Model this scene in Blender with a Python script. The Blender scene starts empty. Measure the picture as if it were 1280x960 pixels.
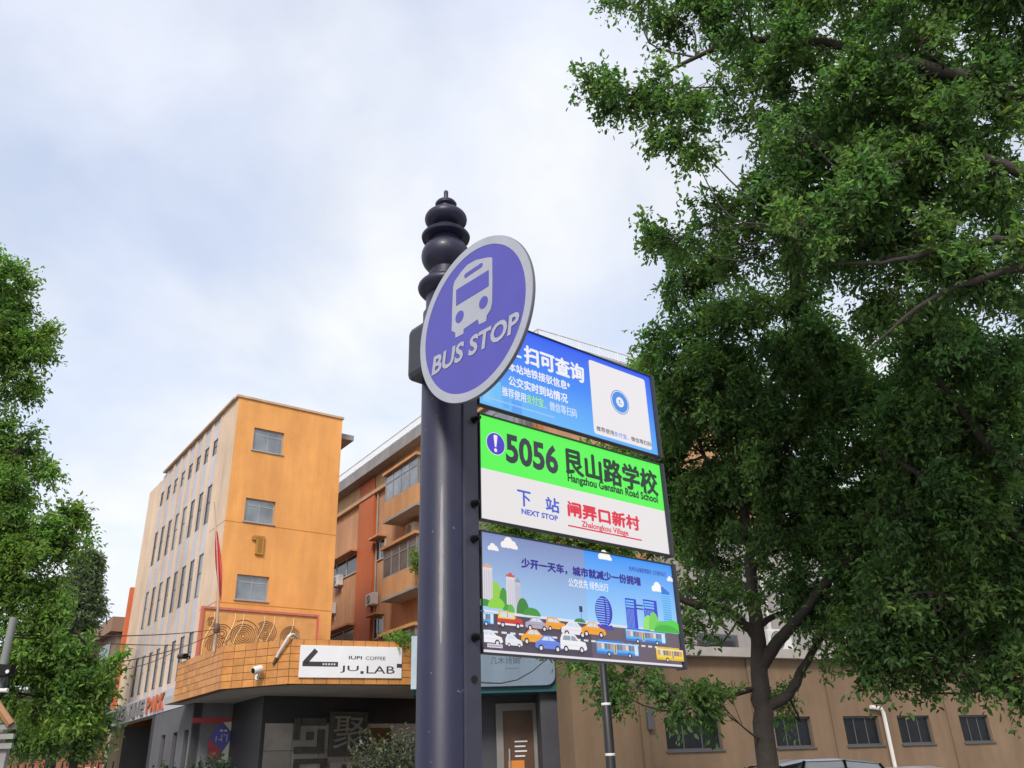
import bpy, bmesh, math, random
import numpy as np
from mathutils import Vector, Matrix
R = math.radians
random.seed(7); rng = np.random.default_rng(11)
scn = bpy.context.scene
COL = scn.collection

# ------------------------------------------------------------------ camera
FPX, PITCH, ROLL, EYE = 1030.0, R(25.4815), R(2.3214), 1.6
_fw = Vector((0, math.cos(PITCH), math.sin(PITCH)))
_up0 = Vector((0, -math.sin(PITCH), math.cos(PITCH)))
_rt0 = Vector((1, 0, 0))
_up = _up0*math.cos(ROLL) + _rt0*math.sin(ROLL)
_rt = _rt0*math.cos(ROLL) - _up0*math.sin(ROLL)
EYEP = Vector((0, 0, EYE))
cam = bpy.data.objects.new('camera', bpy.data.cameras.new('camera')); COL.objects.link(cam)
cam.data.sensor_width = 36; cam.data.lens = FPX/1280*36
cam.data.clip_start = 0.05; cam.data.clip_end = 3000
M3 = Matrix((_rt, _up, -_fw)).transposed()
cam.matrix_world = Matrix.Translation(EYEP) @ M3.to_4x4()
scn.camera = cam
scn.cycles.max_bounces = 14; scn.cycles.diffuse_bounces = 9; scn.cycles.transmission_bounces = 8

# ------------------------------------------------------------------ light
EXPOSURE = 1.12
SUN_EL, SUN_AZ = R(45), R(190)          # azimuth clockwise from +Y (north)
scn.view_settings.view_transform = 'Standard'; scn.view_settings.look = 'None'
scn.view_settings.gamma = 1; scn.view_settings.use_curve_mapping = False
scn.view_settings.exposure = EXPOSURE
w = bpy.data.worlds.new('World'); scn.world = w; w.use_nodes = True
nt = w.node_tree; nt.nodes.clear()
def N(t, nt=None, **k):
    n = nt.nodes.new(t)
    for a, b in k.items(): setattr(n, a, b)
    return n
out = N('ShaderNodeOutputWorld', nt); bg = N('ShaderNodeBackground', nt); bg.inputs[1].default_value = 0.1
sky = N('ShaderNodeTexSky', nt, sky_type='NISHITA', sun_disc=False, sun_elevation=SUN_EL, sun_rotation=SUN_AZ)
sky.air_density = 1.3; sky.dust_density = 2.5
tc = N('ShaderNodeTexCoord', nt); sep = N('ShaderNodeSeparateXYZ', nt)
nt.links.new(tc.outputs['Generated'], sep.inputs[0])
zm = N('ShaderNodeMath', nt, operation='MAXIMUM'); zm.inputs[1].default_value = 0.0
nt.links.new(sep.outputs['Z'], zm.inputs[0])
za = N('ShaderNodeMath', nt, operation='ADD'); za.inputs[1].default_value = 0.32
nt.links.new(zm.outputs[0], za.inputs[0])
comb = N('ShaderNodeCombineXYZ', nt)
for i, s in enumerate('XY'):
    dv = N('ShaderNodeMath', nt, operation='DIVIDE'); nt.links.new(sep.outputs[s], dv.inputs[0]); nt.links.new(za.outputs[0], dv.inputs[1])
    nt.links.new(dv.outputs[0], comb.inputs[i])
cl = N('ShaderNodeTexNoise', nt); cl.inputs['Scale'].default_value = 1.9; cl.inputs['Detail'].default_value = 7; cl.inputs['Roughness'].default_value = 0.5; cl.inputs['Distortion'].default_value = 0.35
nt.links.new(comb.outputs[0], cl.inputs['Vector'])
cr = N('ShaderNodeValToRGB', nt); cr.color_ramp.elements[0].position = 0.36; cr.color_ramp.elements[1].position = 0.62
cr.color_ramp.elements[0].color = (0.55, 0.55, 0.55, 1); cr.color_ramp.elements[1].color = (1, 1, 1, 1)
nt.links.new(cl.outputs['Fac'], cr.inputs['Fac'])
cl2 = N('ShaderNodeTexNoise', nt); cl2.inputs['Scale'].default_value = 2.6; cl2.inputs['Detail'].default_value = 6
mp = N('ShaderNodeMapping', nt); mp.inputs['Location'].default_value = (3.1, 7.7, 1.0)
nt.links.new(comb.outputs[0], mp.inputs['Vector']); nt.links.new(mp.outputs[0], cl2.inputs['Vector'])
ccol = N('ShaderNodeValToRGB', nt); ccol.color_ramp.elements[0].position = 0.38; ccol.color_ramp.elements[1].position = 0.62
ccol.color_ramp.elements[0].color = (3.95, 4.2, 4.9, 1); ccol.color_ramp.elements[1].color = (4.75, 4.8, 4.9, 1)
nt.links.new(cl2.outputs['Fac'], ccol.inputs['Fac'])
mixc = N('ShaderNodeMix', nt, data_type='RGBA')
nt.links.new(cr.outputs[0], mixc.inputs['Factor']); nt.links.new(sky.outputs[0], mixc.inputs[6]); nt.links.new(ccol.outputs[0], mixc.inputs[7])
nt.links.new(mixc.outputs[2], bg.inputs[0]); nt.links.new(bg.outputs[0], out.inputs[0])
sl = bpy.data.lights.new('sun', 'SUN'); sl.energy = 1.5; sl.angle = R(14); sl.color = (1, 0.95, 0.88)
so = bpy.data.objects.new('sun', sl); COL.objects.link(so)
sd = Vector((math.sin(SUN_AZ)*math.cos(SUN_EL), math.cos(SUN_AZ)*math.cos(SUN_EL), math.sin(SUN_EL)))
so.rotation_euler = sd.to_track_quat('Z', 'Y').to_euler(); so.location = sd*60

# ------------------------------------------------------------------ survey helpers (sight lines of the survey, 1280x960 grid)
def ray(x, y):
    d = _fw*FPX + _rt*(x-640) - _up*(y-480); return d.normalized()
def at(x, y, D):
    d = ray(x, y); return EYEP + d*(D/math.hypot(d.x, d.y))
Z = Vector((0, 0, 1))
class Frame:
    """a plane frame: E along, W away from the viewer, Z up"""
    def __init__(s, O, az):
        s.O = Vector((O[0], O[1], 0)); s.E = Vector((math.cos(az), math.sin(az), 0)); s.W = Vector((-math.sin(az), math.cos(az), 0))
    def p(s, u, w, z): return s.O + s.E*u + s.W*w + Z*z
    def onw(s, x, y, w):
        d = ray(x, y); t = (s.O + s.W*w - EYEP).dot(s.W)/d.dot(s.W); q = EYEP + d*t - s.O; return q.dot(s.E), q.z
    def onu(s, x, y, u):
        d = ray(x, y); t = (s.O + s.E*u - EYEP).dot(s.E)/d.dot(s.E); q = EYEP + d*t - s.O; return q.dot(s.W), q.z
    def onz(s, x, y, z):
        d = ray(x, y); t = (z-EYE)/d.z; q = EYEP + d*t - s.O; return q.dot(s.E), q.dot(s.W)

# ------------------------------------------------------------------ materials
MATS = {}
def srgb(r, g, b):
    f = lambda c: (c/255/12.92 if c/255 <= .04045 else ((c/255+.055)/1.055)**2.4)
    return (f(r), f(g), f(b))
def mat(name, c, rough=0.7, metal=0.0, var=0.0, vscale=1.5, bump=0.0, bscale=30, spec=0.5, tint=False, c2=None, streak=False, coat=0.0):
    if name in MATS: return MATS[name]
    m = bpy.data.materials.new(name); m.use_nodes = True; nt = m.node_tree; b = nt.nodes['Principled BSDF']
    b.inputs['Roughness'].default_value = rough; b.inputs['Metallic'].default_value = metal
    b.inputs['Specular IOR Level'].default_value = spec; b.inputs['Coat Weight'].default_value = coat
    tc = nt.nodes.new('ShaderNodeTexCoord'); col = None
    if var > 0:
        src = tc.outputs['Object']
        if streak:
            mpn = nt.nodes.new('ShaderNodeMapping'); mpn.inputs['Scale'].default_value = (1, 1, 0.12); nt.links.new(src, mpn.inputs[0]); src = mpn.outputs[0]
        n1 = nt.nodes.new('ShaderNodeTexNoise'); n1.inputs['Scale'].default_value = vscale; n1.inputs['Detail'].default_value = 8; n1.inputs['Roughness'].default_value = 0.62
        nt.links.new(src, n1.inputs['Vector'])
        r = nt.nodes.new('ShaderNodeValToRGB'); r.color_ramp.elements[0].position = 0.3; r.color_ramp.elements[1].position = 0.7
        lo = c2 or tuple(x*(1-var) for x in c); hi = tuple(min(1, x*(1+var*0.45)) for x in c)
        r.color_ramp.elements[0].color = (*lo, 1); r.color_ramp.elements[1].color = (*hi, 1)
        nt.links.new(n1.outputs['Fac'], r.inputs[0]); col = r.outputs[0]
        if streak:          # weather streaks running down and big faded patches
            for scl, sz, lo_, p0, p1 in ((2.6, 0.10, 1-var*.75, .30, .62), (0.45, 0.8, 1-var*1.1, .33, .62)):
                m3 = nt.nodes.new('ShaderNodeMapping'); m3.inputs['Scale'].default_value = (1, 1, sz); nt.links.new(tc.outputs['Object'], m3.inputs[0])
                n3 = nt.nodes.new('ShaderNodeTexNoise'); n3.inputs['Scale'].default_value = scl; n3.inputs['Detail'].default_value = 7; n3.inputs['Roughness'].default_value = .65
                nt.links.new(m3.outputs[0], n3.inputs['Vector']); r3 = nt.nodes.new('ShaderNodeValToRGB'); r3.color_ramp.elements[0].position = p0; r3.color_ramp.elements[1].position = p1
                r3.color_ramp.elements[0].color = (lo_, lo_*.98, lo_*.96, 1); r3.color_ramp.elements[1].color = (1, 1, 1, 1); nt.links.new(n3.outputs['Fac'], r3.inputs[0])
                m4 = nt.nodes.new('ShaderNodeMix'); m4.data_type = 'RGBA'; m4.blend_type = 'MULTIPLY'; m4.inputs['Factor'].default_value = 1
                nt.links.new(col, m4.inputs[6]); nt.links.new(r3.outputs[0], m4.inputs[7]); col = m4.outputs[2]
        rr = nt.nodes.new('ShaderNodeMapRange'); rr.inputs[3].default_value = max(0, rough-.12); rr.inputs[4].default_value = min(1, rough+.12)
        nt.links.new(n1.outputs['Fac'], rr.inputs[0]); nt.links.new(rr.outputs[0], b.inputs['Roughness'])
    if tint:
        at_ = nt.nodes.new('ShaderNodeAttribute'); at_.attribute_name = 'tint'
        mx = nt.nodes.new('ShaderNodeMix'); mx.data_type = 'RGBA'; mx.blend_type = 'MULTIPLY'; mx.inputs['Factor'].default_value = 1
        if col: nt.links.new(col, mx.inputs[6])
        else: mx.inputs[6].default_value = (*c, 1)
        nt.links.new(at_.outputs['Color'], mx.inputs[7]); col = mx.outputs[2]
    if col: nt.links.new(col, b.inputs['Base Color'])
    else: b.inputs['Base Color'].default_value = (*c, 1)
    if bump > 0:
        n2 = nt.nodes.new('ShaderNodeTexNoise'); n2.inputs['Scale'].default_value = bscale; n2.inputs['Detail'].default_value = 5
        nt.links.new(tc.outputs['Object'], n2.inputs['Vector'])
        bn = nt.nodes.new('ShaderNodeBump'); bn.inputs['Strength'].default_value = bump; bn.inputs['Distance'].default_value = 0.02
        nt.links.new(n2.outputs['Fac'], bn.inputs['Height']); nt.links.new(bn.outputs[0], b.inputs['Normal'])
    MATS[name] = m; return m
def glassmat(name, c, rough=0.08, metal=0.0):
    m = mat(name, c, rough=rough, spec=0.9, var=0.5, vscale=0.9, metal=metal); return m
def screen_mat():
    m = bpy.data.materials.new('lit_screen'); m.use_nodes = True; nt = m.node_tree; b = nt.nodes['Principled BSDF']
    a = nt.nodes.new('ShaderNodeAttribute'); a.attribute_name = 'Col'
    b.inputs['Base Color'].default_value = (0.015, 0.015, 0.018, 1); b.inputs['Roughness'].default_value = 0.45; b.inputs['Specular IOR Level'].default_value = 0.25
    nt.links.new(a.outputs['Color'], b.inputs['Emission Color']); b.inputs['Emission Strength'].default_value = 0.97/2**EXPOSURE
    return m
def leafmat(name, c, trans=0.35, hue=(1, 1, 1)):
    m = bpy.data.materials.new(name); m.use_nodes = True; nt = m.node_tree; nt.nodes.clear()
    o = nt.nodes.new('ShaderNodeOutputMaterial'); a = nt.nodes.new('ShaderNodeAttribute'); a.attribute_name = 'tint'
    mx = nt.nodes.new('ShaderNodeMix'); mx.data_type = 'RGBA'; mx.blend_type = 'MULTIPLY'; mx.inputs['Factor'].default_value = 1
    mx.inputs[6].default_value = (*c, 1); nt.links.new(a.outputs['Color'], mx.inputs[7])
    p = nt.nodes.new('ShaderNodeBsdfPrincipled'); p.inputs['Roughness'].default_value = 0.5; p.inputs['Specular IOR Level'].default_value = 0.22
    nt.links.new(mx.outputs[2], p.inputs['Base Color'])
    t = nt.nodes.new('ShaderNodeBsdfTranslucent'); br = nt.nodes.new('ShaderNodeMix'); br.data_type = 'RGBA'; br.blend_type = 'MULTIPLY'; br.inputs['Factor'].default_value = 1
    nt.links.new(mx.outputs[2], br.inputs[6]); br.inputs[7].default_value = (1.3*hue[0], 1.7*hue[1], 0.8*hue[2], 1); nt.links.new(br.outputs[2], t.inputs[0])
    ms = nt.nodes.new('ShaderNodeMixShader'); ms.inputs[0].default_value = trans
    nt.links.new(p.outputs[0], ms.inputs[1]); nt.links.new(t.outputs[0], ms.inputs[2]); nt.links.new(ms.outputs[0], o.inputs[0])
    return m

# ------------------------------------------------------------------ mesh builder
class MB:
    def __init__(s): s.v = []; s.f = []; s.m = []; s.c = []; s.mi = 0; s.col = (1, 1, 1)
    def face(s, pts, col=None):
        i = len(s.v); s.v += [tuple(p) for p in pts]; s.f.append(tuple(range(i, i+len(pts)))); s.m.append(s.mi); s.c.append(col or s.col)
    def hexa(s, b, t):
        i = len(s.v); s.v += [tuple(p) for p in b] + [tuple(p) for p in t]
        for q in ((3, 2, 1, 0), (4, 5, 6, 7), (0, 1, 5, 4), (1, 2, 6, 5), (2, 3, 7, 6), (3, 0, 4, 7)):
            s.f.append(tuple(i+k for k in q)); s.m.append(s.mi); s.c.append(s.col)
    def bx(s, fr, u0, u1, w0, w1, z0, z1):
        s.hexa([fr.p(u0, w0, z0), fr.p(u1, w0, z0), fr.p(u1, w1, z0), fr.p(u0, w1, z0)], [fr.p(u0, w0, z1), fr.p(u1, w0, z1), fr.p(u1, w1, z1), fr.p(u0, w1, z1)])
    def prism(s, pts, d):
        """closed polygon pts extruded by vector d"""
        n = len(pts); i = len(s.v); d = Vector(d); s.v += [tuple(p) for p in pts] + [tuple(Vector(p)+d) for p in pts]
        s.f.append(tuple(i+k for k in range(n))); s.f.append(tuple(i+n+k for k in reversed(range(n))))
        for k in range(n): s.f.append((i+k, i+n+k, i+n+(k+1) % n, i+(k+1) % n))
        s.m += [s.mi]*(n+2); s.c += [s.col]*(n+2)
    def tube(s, path, rad, n=8, cap=True):
        path = [Vector(p) for p in path]
        if not hasattr(rad, '__len__'): rad = [rad]*len(path)
        i0 = len(s.v); a = None
        for k, p in enumerate(path):
            t = (path[min(k+1, len(path)-1)] - path[max(k-1, 0)]).normalized()
            if a is None: a = t.orthogonal().normalized()
            a = (a - t*a.dot(t)).normalized(); b = t.cross(a)
            for j in range(n):
                th = 2*math.pi*j/n; s.v.append(tuple(p + (a*math.cos(th) + b*math.sin(th))*rad[k]))
        for k in range(len(path)-1):
            for j in range(n):
                s.f.append((i0+k*n+j, i0+k*n+(j+1) % n, i0+(k+1)*n+(j+1) % n, i0+(k+1)*n+j)); s.m.append(s.mi); s.c.append(s.col)
        if cap:
            s.f.append(tuple(i0+j for j in reversed(range(n)))); e = i0+(len(path)-1)*n; s.f.append(tuple(e+j for j in range(n))); s.m += [s.mi]*2; s.c += [s.col]*2
    def lathe(s, O, prof, n=48):
        O = Vector(O); i0 = len(s.v)
        for r, z in prof:
            for j in range(n):
                th = 2*math.pi*j/n; s.v.append((O.x+r*math.cos(th), O.y+r*math.sin(th), O.z+z))
        for k in range(len(prof)-1):
            for j in range(n):
                s.f.append((i0+k*n+j, i0+k*n+(j+1) % n, i0+(k+1)*n+(j+1) % n, i0+(k+1)*n+j)); s.m.append(s.mi); s.c.append(s.col)
        s.f.append(tuple(i0+j for j in reversed(range(n)))); e = i0+(len(prof)-1)*n; s.f.append(tuple(e+j for j in range(n))); s.m += [s.mi]*2; s.c += [s.col]*2
    def tris(s, P, T):
        i = len(s.v); s.v += [tuple(p) for p in P]
        for t in T: s.f.append(tuple(i+k for k in t)); s.m.append(s.mi); s.c.append(s.col)
    def build(s, name, mats, parent=None, smooth=False, base=None, bevel=0.0, tint=False, normals=True):
        me = bpy.data.meshes.new(name)
        if parent is not None and base is None: base = parent.get('_base', (0, 0, 0))
        b = Vector(base or (0, 0, 0))
        me.from_pydata([tuple(Vector(p)-b) for p in s.v], [], s.f)
        if not isinstance(mats, (list, tuple)): mats = [mats]
        for m in mats: me.materials.append(m)
        me.polygons.foreach_set('material_index', s.m)
        if tint:
            at_ = me.attributes.new('tint', 'FLOAT_COLOR', 'CORNER'); arr = []
            for p, c in zip(me.polygons, s.c): arr += [(*c, 1)]*p.loop_total
            at_.data.foreach_set('color', np.array(arr, np.float32).ravel())
        if normals:
            bm = bmesh.new(); bm.from_mesh(me); bmesh.ops.recalc_face_normals(bm, faces=bm.faces); bm.to_mesh(me); bm.free()
        if smooth:
            me.polygons.foreach_set('use_smooth', [True]*len(me.polygons))
            if hasattr(me, 'set_sharp_from_angle'): me.set_sharp_from_angle(angle=R(40))
        o = bpy.data.objects.new(name, me); COL.objects.link(o)
        if parent is not None: o.parent = parent
        else: o.location = b
        if bevel > 0:
            md = o.modifiers.new('bevel', 'BEVEL'); md.width = bevel; md.segments = 2; md.limit_method = 'ANGLE'; md.angle_limit = R(40)
        return o
def tag(o, label=None, cat=None, group=None, kind=None):
    if label: o['label'] = label
    if cat: o['category'] = cat
    if group: o['group'] = group
    if kind: o['kind'] = kind
    return o
def thing(name, label, cat, base, group=None):
    o = bpy.data.objects.new(name, None); COL.objects.link(o); o.empty_display_size = 0.2
    o.location = base; o['_base'] = tuple(base); return tag(o, label, cat, group)
def sub(o, parent):
    """make o (built with the same base as its grandparent) a child of parent"""
    o.parent = parent; return o
def copy_tree(o, parent=None):
    c = o.copy(); COL.objects.link(c); c.parent = parent
    for ch in o.children: copy_tree(ch, c)
    return c

# ------------------------------------------------------------------ lettering
_txt = {}
def glyphs(s, bold=0.0):
    if (s, bold) in _txt: return _txt[(s, bold)]
    cu = bpy.data.curves.new('lettering', 'FONT'); cu.body = s; cu.size = 1; cu.offset = bold; cu.resolution_u = 3
    o = bpy.data.objects.new('lettering', cu); COL.objects.link(o)
    dg = bpy.context.evaluated_depsgraph_get(); me = bpy.data.meshes.new_from_object(o.evaluated_get(dg))
    V = np.array([v.co[:2] for v in me.vertices]); F = [tuple(p.vertices) for p in me.polygons]
    bpy.data.objects.remove(o); bpy.data.curves.remove(cu); bpy.data.meshes.remove(me)
    _txt[(s, bold)] = (V, F); return V, F
def fit_text(s, x0, z0, x1, z1, bold=0.0):
    V, F = glyphs(s, bold); lo, hi = V.min(0), V.max(0)
    P = (V-lo)/(hi-lo)*np.array([x1-x0, z1-z0]) + np.array([x0, z0]); return P, F
class Art:
    """flat printed or displayed picture on a plane: origin O, axes ex, ez, normal n; one mesh with a colour per face corner"""
    def __init__(s, O, ex, ez, n, start=0.0, step=0.00022): s.O, s.ex, s.ez, s.n = Vector(O), ex, ez, n; s.v = []; s.f = []; s.c = []; s.L = start; s.step = step
    def up(s): s.L += s.step
    def poly(s, pts, col, cols=None):
        i = len(s.v)
        for a, b in pts: s.v.append(tuple(s.O + s.ex*float(a) + s.ez*float(b) + s.n*s.L))
        s.f.append(tuple(range(i, i+len(pts)))); s.c += list(cols) if cols else [col]*len(pts)
    def rect(s, x0, z0, x1, z1, col, cols=None): s.poly([(x0, z0), (x1, z0), (x1, z1), (x0, z1)], col, cols)
    def disc(s, cx, cz, rx, rz, col, n=28): s.poly([(cx+rx*math.cos(2*math.pi*k/n), cz+rz*math.sin(2*math.pi*k/n)) for k in range(n)], col)
    def text(s, t, x0, z0, x1, z1, col, bold=0.0):
        cjk = any(ord(q) > 0x2000 for q in t); em = abs(x1-x0)/max(1, len(t)); sh = [(0, 0)]
        if cjk and bold > 0.005: e = em*bold*1.5; sh = [(-e, 0), (e, 0), (0, -e*.8), (0, e*.8)]
        P, F = fit_text(t, x0, z0, x1, z1, 0.0 if cjk else bold)
        for k, (dx, dz) in enumerate(sh):
            i = len(s.v); L = s.L + k*0.00003
            for a, b in P: s.v.append(tuple(s.O + s.ex*float(a+dx) + s.ez*float(b+dz) + s.n*L))
            for f in F: s.f.append(tuple(i+q for q in f)); s.c += [col]*len(f)
    def build(s, name, m, parent, base):
        b = Vector(base); me = bpy.data.meshes.new(name); me.from_pydata([tuple(Vector(p)-b) for p in s.v], [], s.f); me.materials.append(m)
        a = me.attributes.new('Col', 'FLOAT_COLOR', 'CORNER'); a.data.foreach_set('color', np.array([(*c, 1) for c in s.c], np.float32).ravel())
        t = me.attributes.new('tint', 'FLOAT_COLOR', 'CORNER'); t.data.foreach_set('color', np.array([(*c, 1) for c in s.c], np.float32).ravel())
        o = bpy.data.objects.new(name, me); COL.objects.link(o); o.parent = parent; return o

exec_parts = None
# ================================================================== SETTING: ground
B = Frame(at(299, 497, 34.0), R(36.7377))            # the orange block's corner; E along its front, W along its side
SH = Frame(at(610, 864, 27.0), R(8))                  # shop front
LW = Frame(at(716, 900, 26.5), R(27))                 # low brown wall
asphalt = mat('asphalt', (0.05, 0.05, 0.052), 0.9, var=0.3, vscale=3, bump=0.5, bscale=120)
paving = mat('paving', (0.36, 0.35, 0.33), 0.85, var=0.25, vscale=2, bump=0.3, bscale=40)
kerbm = mat('kerb_stone', (0.33, 0.32, 0.31), 0.8, var=0.2)
linem = mat('road_paint', (0.75, 0.75, 0.72), 0.6, var=0.15)
G = MB(); G.face([(-900, -900, 0), (900, -900, 0), (900, 900, 0), (-900, 900, 0)])
tag(G.build('ground', mat('earth_ground', (0.16, 0.15, 0.13), 0.95, var=0.3, vscale=0.3)), 'plain ground stretching out under the street', kind='structure')
RF = Frame((0, 7.5, 0), R(30))
g = MB(); g.bx(RF, -120, 120, -0.0, 8, -0.2, 0.004); tag(g.build('road', asphalt), 'asphalt side street between the bus stop and the buildings', kind='structure')
g = MB(); g.bx(RF, -120, 120, -14, -0.16, -0.2, 0.13); tag(g.build('pavement', paving), 'paved pavement under the bus stop', kind='structure')
g = MB(); g.bx(RF, -120, 120, -0.157, -0.003, -0.2, 0.137); tag(g.build('kerb', kerbm), 'stone kerb along the pavement', kind='structure')
g = MB()
for k in range(-25, 26): g.bx(RF, k*4.5, k*4.5+2.2, 3.9, 4.05, 0.0, 0.008)
tag(g.build('road_marking', linem), 'broken white line down the side street', kind='structure')
g = MB(); g.bx(RF, -120, 120, 8.003, 16, -0.2, 0.12); tag(g.build('forecourt', paving), 'paved forecourt before the buildings', kind='structure')

# ================================================================== BUS STOP
SAZ = R(39.909)
S = Frame(at(602, 815.8, 2.1), SAZ); nS = -S.W
S.O = Vector((S.O.x, S.O.y, 0))
def sg(x, y): return S.onw(x, y, 0.0)                 # survey point on the sign face -> (u, z)
U0, U1 = 0.0076, 0.7515
POLE = S.p(-0.062, 0.067, 0); BASE = (POLE.x, POLE.y, 0.13)
navy = mat('navy_paint', (0.013, 0.0125, 0.037), 0.45, metal=0.0, var=0.3, vscale=9, spec=0.36, coat=0.06, bump=0.04, bscale=260)
def scuffs(m, amt=0.5):
    nt = m.node_tree; b = nt.nodes['Principled BSDF']; l = b.inputs['Base Color'].links; tc = nt.nodes.new('ShaderNodeTexCoord'); src = l[0].from_socket
    for sc_, mapv, p0, p1, col in ((60, (1, 1, 1), .70, .74, (.20, .20, .22)), (9, (.25, .25, 14), .71, .76, (.10, .10, .12)), (2.2, (1, 1, .18), .45, .80, (.045, .043, .055))):
        mp_ = nt.nodes.new('ShaderNodeMapping'); mp_.inputs['Scale'].default_value = mapv; nt.links.new(tc.outputs['Object'], mp_.inputs[0])
        n_ = nt.nodes.new('ShaderNodeTexNoise'); n_.inputs['Scale'].default_value = sc_; n_.inputs['Detail'].default_value = 4; nt.links.new(mp_.outputs[0], n_.inputs['Vector'])
        r_ = nt.nodes.new('ShaderNodeMapRange'); r_.inputs[1].default_value = p0; r_.inputs[2].default_value = p1; r_.inputs[4].default_value = amt; nt.links.new(n_.outputs['Fac'], r_.inputs[0])
        x_ = nt.nodes.new('ShaderNodeMix'); x_.data_type = 'RGBA'; nt.links.new(r_.outputs[0], x_.inputs['Factor']); nt.links.new(src, x_.inputs[6]); x_.inputs[7].default_value = (*col, 1); src = x_.outputs[2]
    nt.links.new(src, b.inputs['Base Color'])
scuffs(navy)
navy2 = mat('navy_frame', (0.02, 0.021, 0.03), 0.45, var=0.3, vscale=7)
bolt_m = mat('black_bolt', (0.012, 0.012, 0.014), 0.35, metal=0.6)
bs = thing('bus_stop_sign', 'navy bus stop post with round BUS STOP disc and three lit route panels', 'bus stop sign', BASE)
bs.location.x -= 2.2*math.sin(R(0.33)); bs.rotation_mode = 'AXIS_ANGLE'; bs.rotation_axis_angle = (R(0.33), 0, 1, 0)
r0 = 0.066
m = MB(); m.lathe((POLE.x, POLE.y, 0), [(0.12, 0.12), (0.12, 0.15), (0.085, 0.17), (0.078, 0.30), (r0, 0.34), (r0, 2.84), (0.058, 2.85), (0.058, 2.92)], 64)
m.build('shaft', navy, bs, smooth=True)
m = MB()
prof = [(0.05, 2.89)]
def bulge(r, zc, h, n=14, a0=-80, a1=80):
    return [(r*math.cos(R(a0+(a1-a0)*k/n)), zc + h*math.sin(R(a0+(a1-a0)*k/n))) for k in range(n+1)]
prof += [(max(0.058, r), z) for r, z in bulge(0.083, 2.930, 0.036)] + [(0.05, 2.972), (0.05, 2.982)]
prof += [(max(0.045, r), z) for r, z in bulge(0.0745, 3.044, 0.062)]
prof += [(0.06, 3.106), (0.073, 3.110), (0.075, 3.117), (0.07, 3.124), (0.05, 3.133), (0.035, 3.139), (0.035, 3.147)]
prof += [(max(0.035, r), z) for r, z in bulge(0.066, 3.184, 0.036)] + [(0.026, 3.222), (0.026, 3.231), (0.033, 3.237), (0.034, 3.244), (0.03, 3.250), (0.012, 3.254), (0.0072, 3.258), (0.0072, 3.294), (0.005, 3.297)]
m.lathe((POLE.x, POLE.y, 0), prof, 64); m.build('finial', navy, bs, smooth=True)
# the flat mounting channel that carries the panels
m = MB(); m.bx(S, -0.05, 0.001, -0.002, 0.052, 0.75, 2.86); pl = m.build('mounting_plate', mat('navy_plate', (0.026, 0.025, 0.046), 0.5, var=0.25, vscale=12, spec=0.5), bs, bevel=0.004)
for (x, y, big) in ((592, 525, 1), (592, 630, 1), (592, 674, 1), (594, 797, 1), (594, 849, 0)):
    u, z = sg(x, y); m = MB(); c = S.p(u, -0.002, z)
    if big:
        m.tube([c, c+nS*0.006], 0.011, 12); m.tube([c+nS*0.006, c+nS*0.020], 0.0075, 6); m.tube([c+nS*0.02, c+nS*0.026], 0.005, 10)
        m.build('bolt', bolt_m, pl, base=BASE)
    else:
        m.tube([c+nS*0.0005, c+nS*0.002], 0.009, 14); m.build('bolt_hole', bolt_m, pl, base=BASE)
SCREEN = screen_mat()
ZS = dict(b=(2.8385, 2.5475), g=(2.5145, 2.2165), a=(2.1815, 1.8795))
def panel(key, name_label):
    zt, zb = ZS[key]
    f = MB()
    fr = 0.0035
    f.bx(S, U0-0.0035, U1+0.004, 0.004, 0.015, zb-0.004, zt+0.004)      # body
    # raised frame lips round the screen
    for (a, b_, c, d) in ((U0-0.0035, U1+0.004, zt, zt+0.004), (U0-0.0035, U1+0.004, zb-0.004, zb), (U0-0.0035, U0, zb, zt), (U1, U1+0.004, zb, zt)):
        f.bx(S, a, b_, -0.004, 0.004, c, d)
    # right-hand end cap, deeper
    f.bx(S, U1+0.004, U1+0.016, -0.005, 0.030, zb-0.006, zt+0.006)
    for k in (0.25, 0.75):
        u = U0+(U1-U0)*k; f.bx(S, u-0.03, u+0.012, 0.015, 0.03, zb+0.02, zt-0.02)
    pn = f.build('route_panel', navy2, bs, bevel=0.0012); pn['label'] = name_label
    a = Art(S.p(0, 0, 0), S.E, Z, nS, start=-0.0025)
    a.rect(U0, zb, U1, zt, (0, 0, 0)); a.up(); return pn, a, zt, zb
# ---- top panel, blue
pn, a, zt, zb = panel('b', 'blue panel with white lettering and a white card')
cT, cM, cB = srgb(48, 92, 240), srgb(62, 138, 246), srgb(92, 176, 248)
zm_ = (zt+zb)/2
a.rect(U0, zm_, U1, zt, 0, [cM, cM, cT, cT]); a.rect(U0, zb, U1, zm_, 0, [srgb(110, 190, 250), cB, cM, cM]); a.up()
for (x0, y0, x1, y1, c) in ((612, 505, 626, 478, (112, 190, 248)), (604, 500, 616, 486, (128, 200, 250)), (629, 508, 636, 492, (98, 172, 246)), (640, 514, 652, 502, (88, 160, 246))):
    u0, z0 = sg(x0, y0); u1, z1 = sg(x1, y1); a.rect(u0, z0, u1, z1, srgb(*c))
a.up(); Wt = srgb(240, 240, 246)
u0, z0 = sg(638, 441); u1, z1 = sg(651, 441); a.rect(u0, z0-0.005, u1, z0+0.002, Wt)
def T(s, LB, RT, c, bold=0.0):
    u0, z0 = sg(*LB); u1, z1 = sg(*RT); a.text(s, u0, z0, u1, z1, c, bold)
T('扫可查询', (655.6, 452.8), (728, 456.3), Wt, 0.030)
T('本站地铁接驳信息*', (635.4, 462.5), (711.5, 476.8), Wt, 0.020)
T('公交实时到站情况', (635.8, 480.2), (708.5, 491.8), Wt, 0.020)
uL, zL = sg(627.5, 493.5); uR, zR = sg(721, 511.0)
n13 = (uR-uL)/13.0
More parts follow.
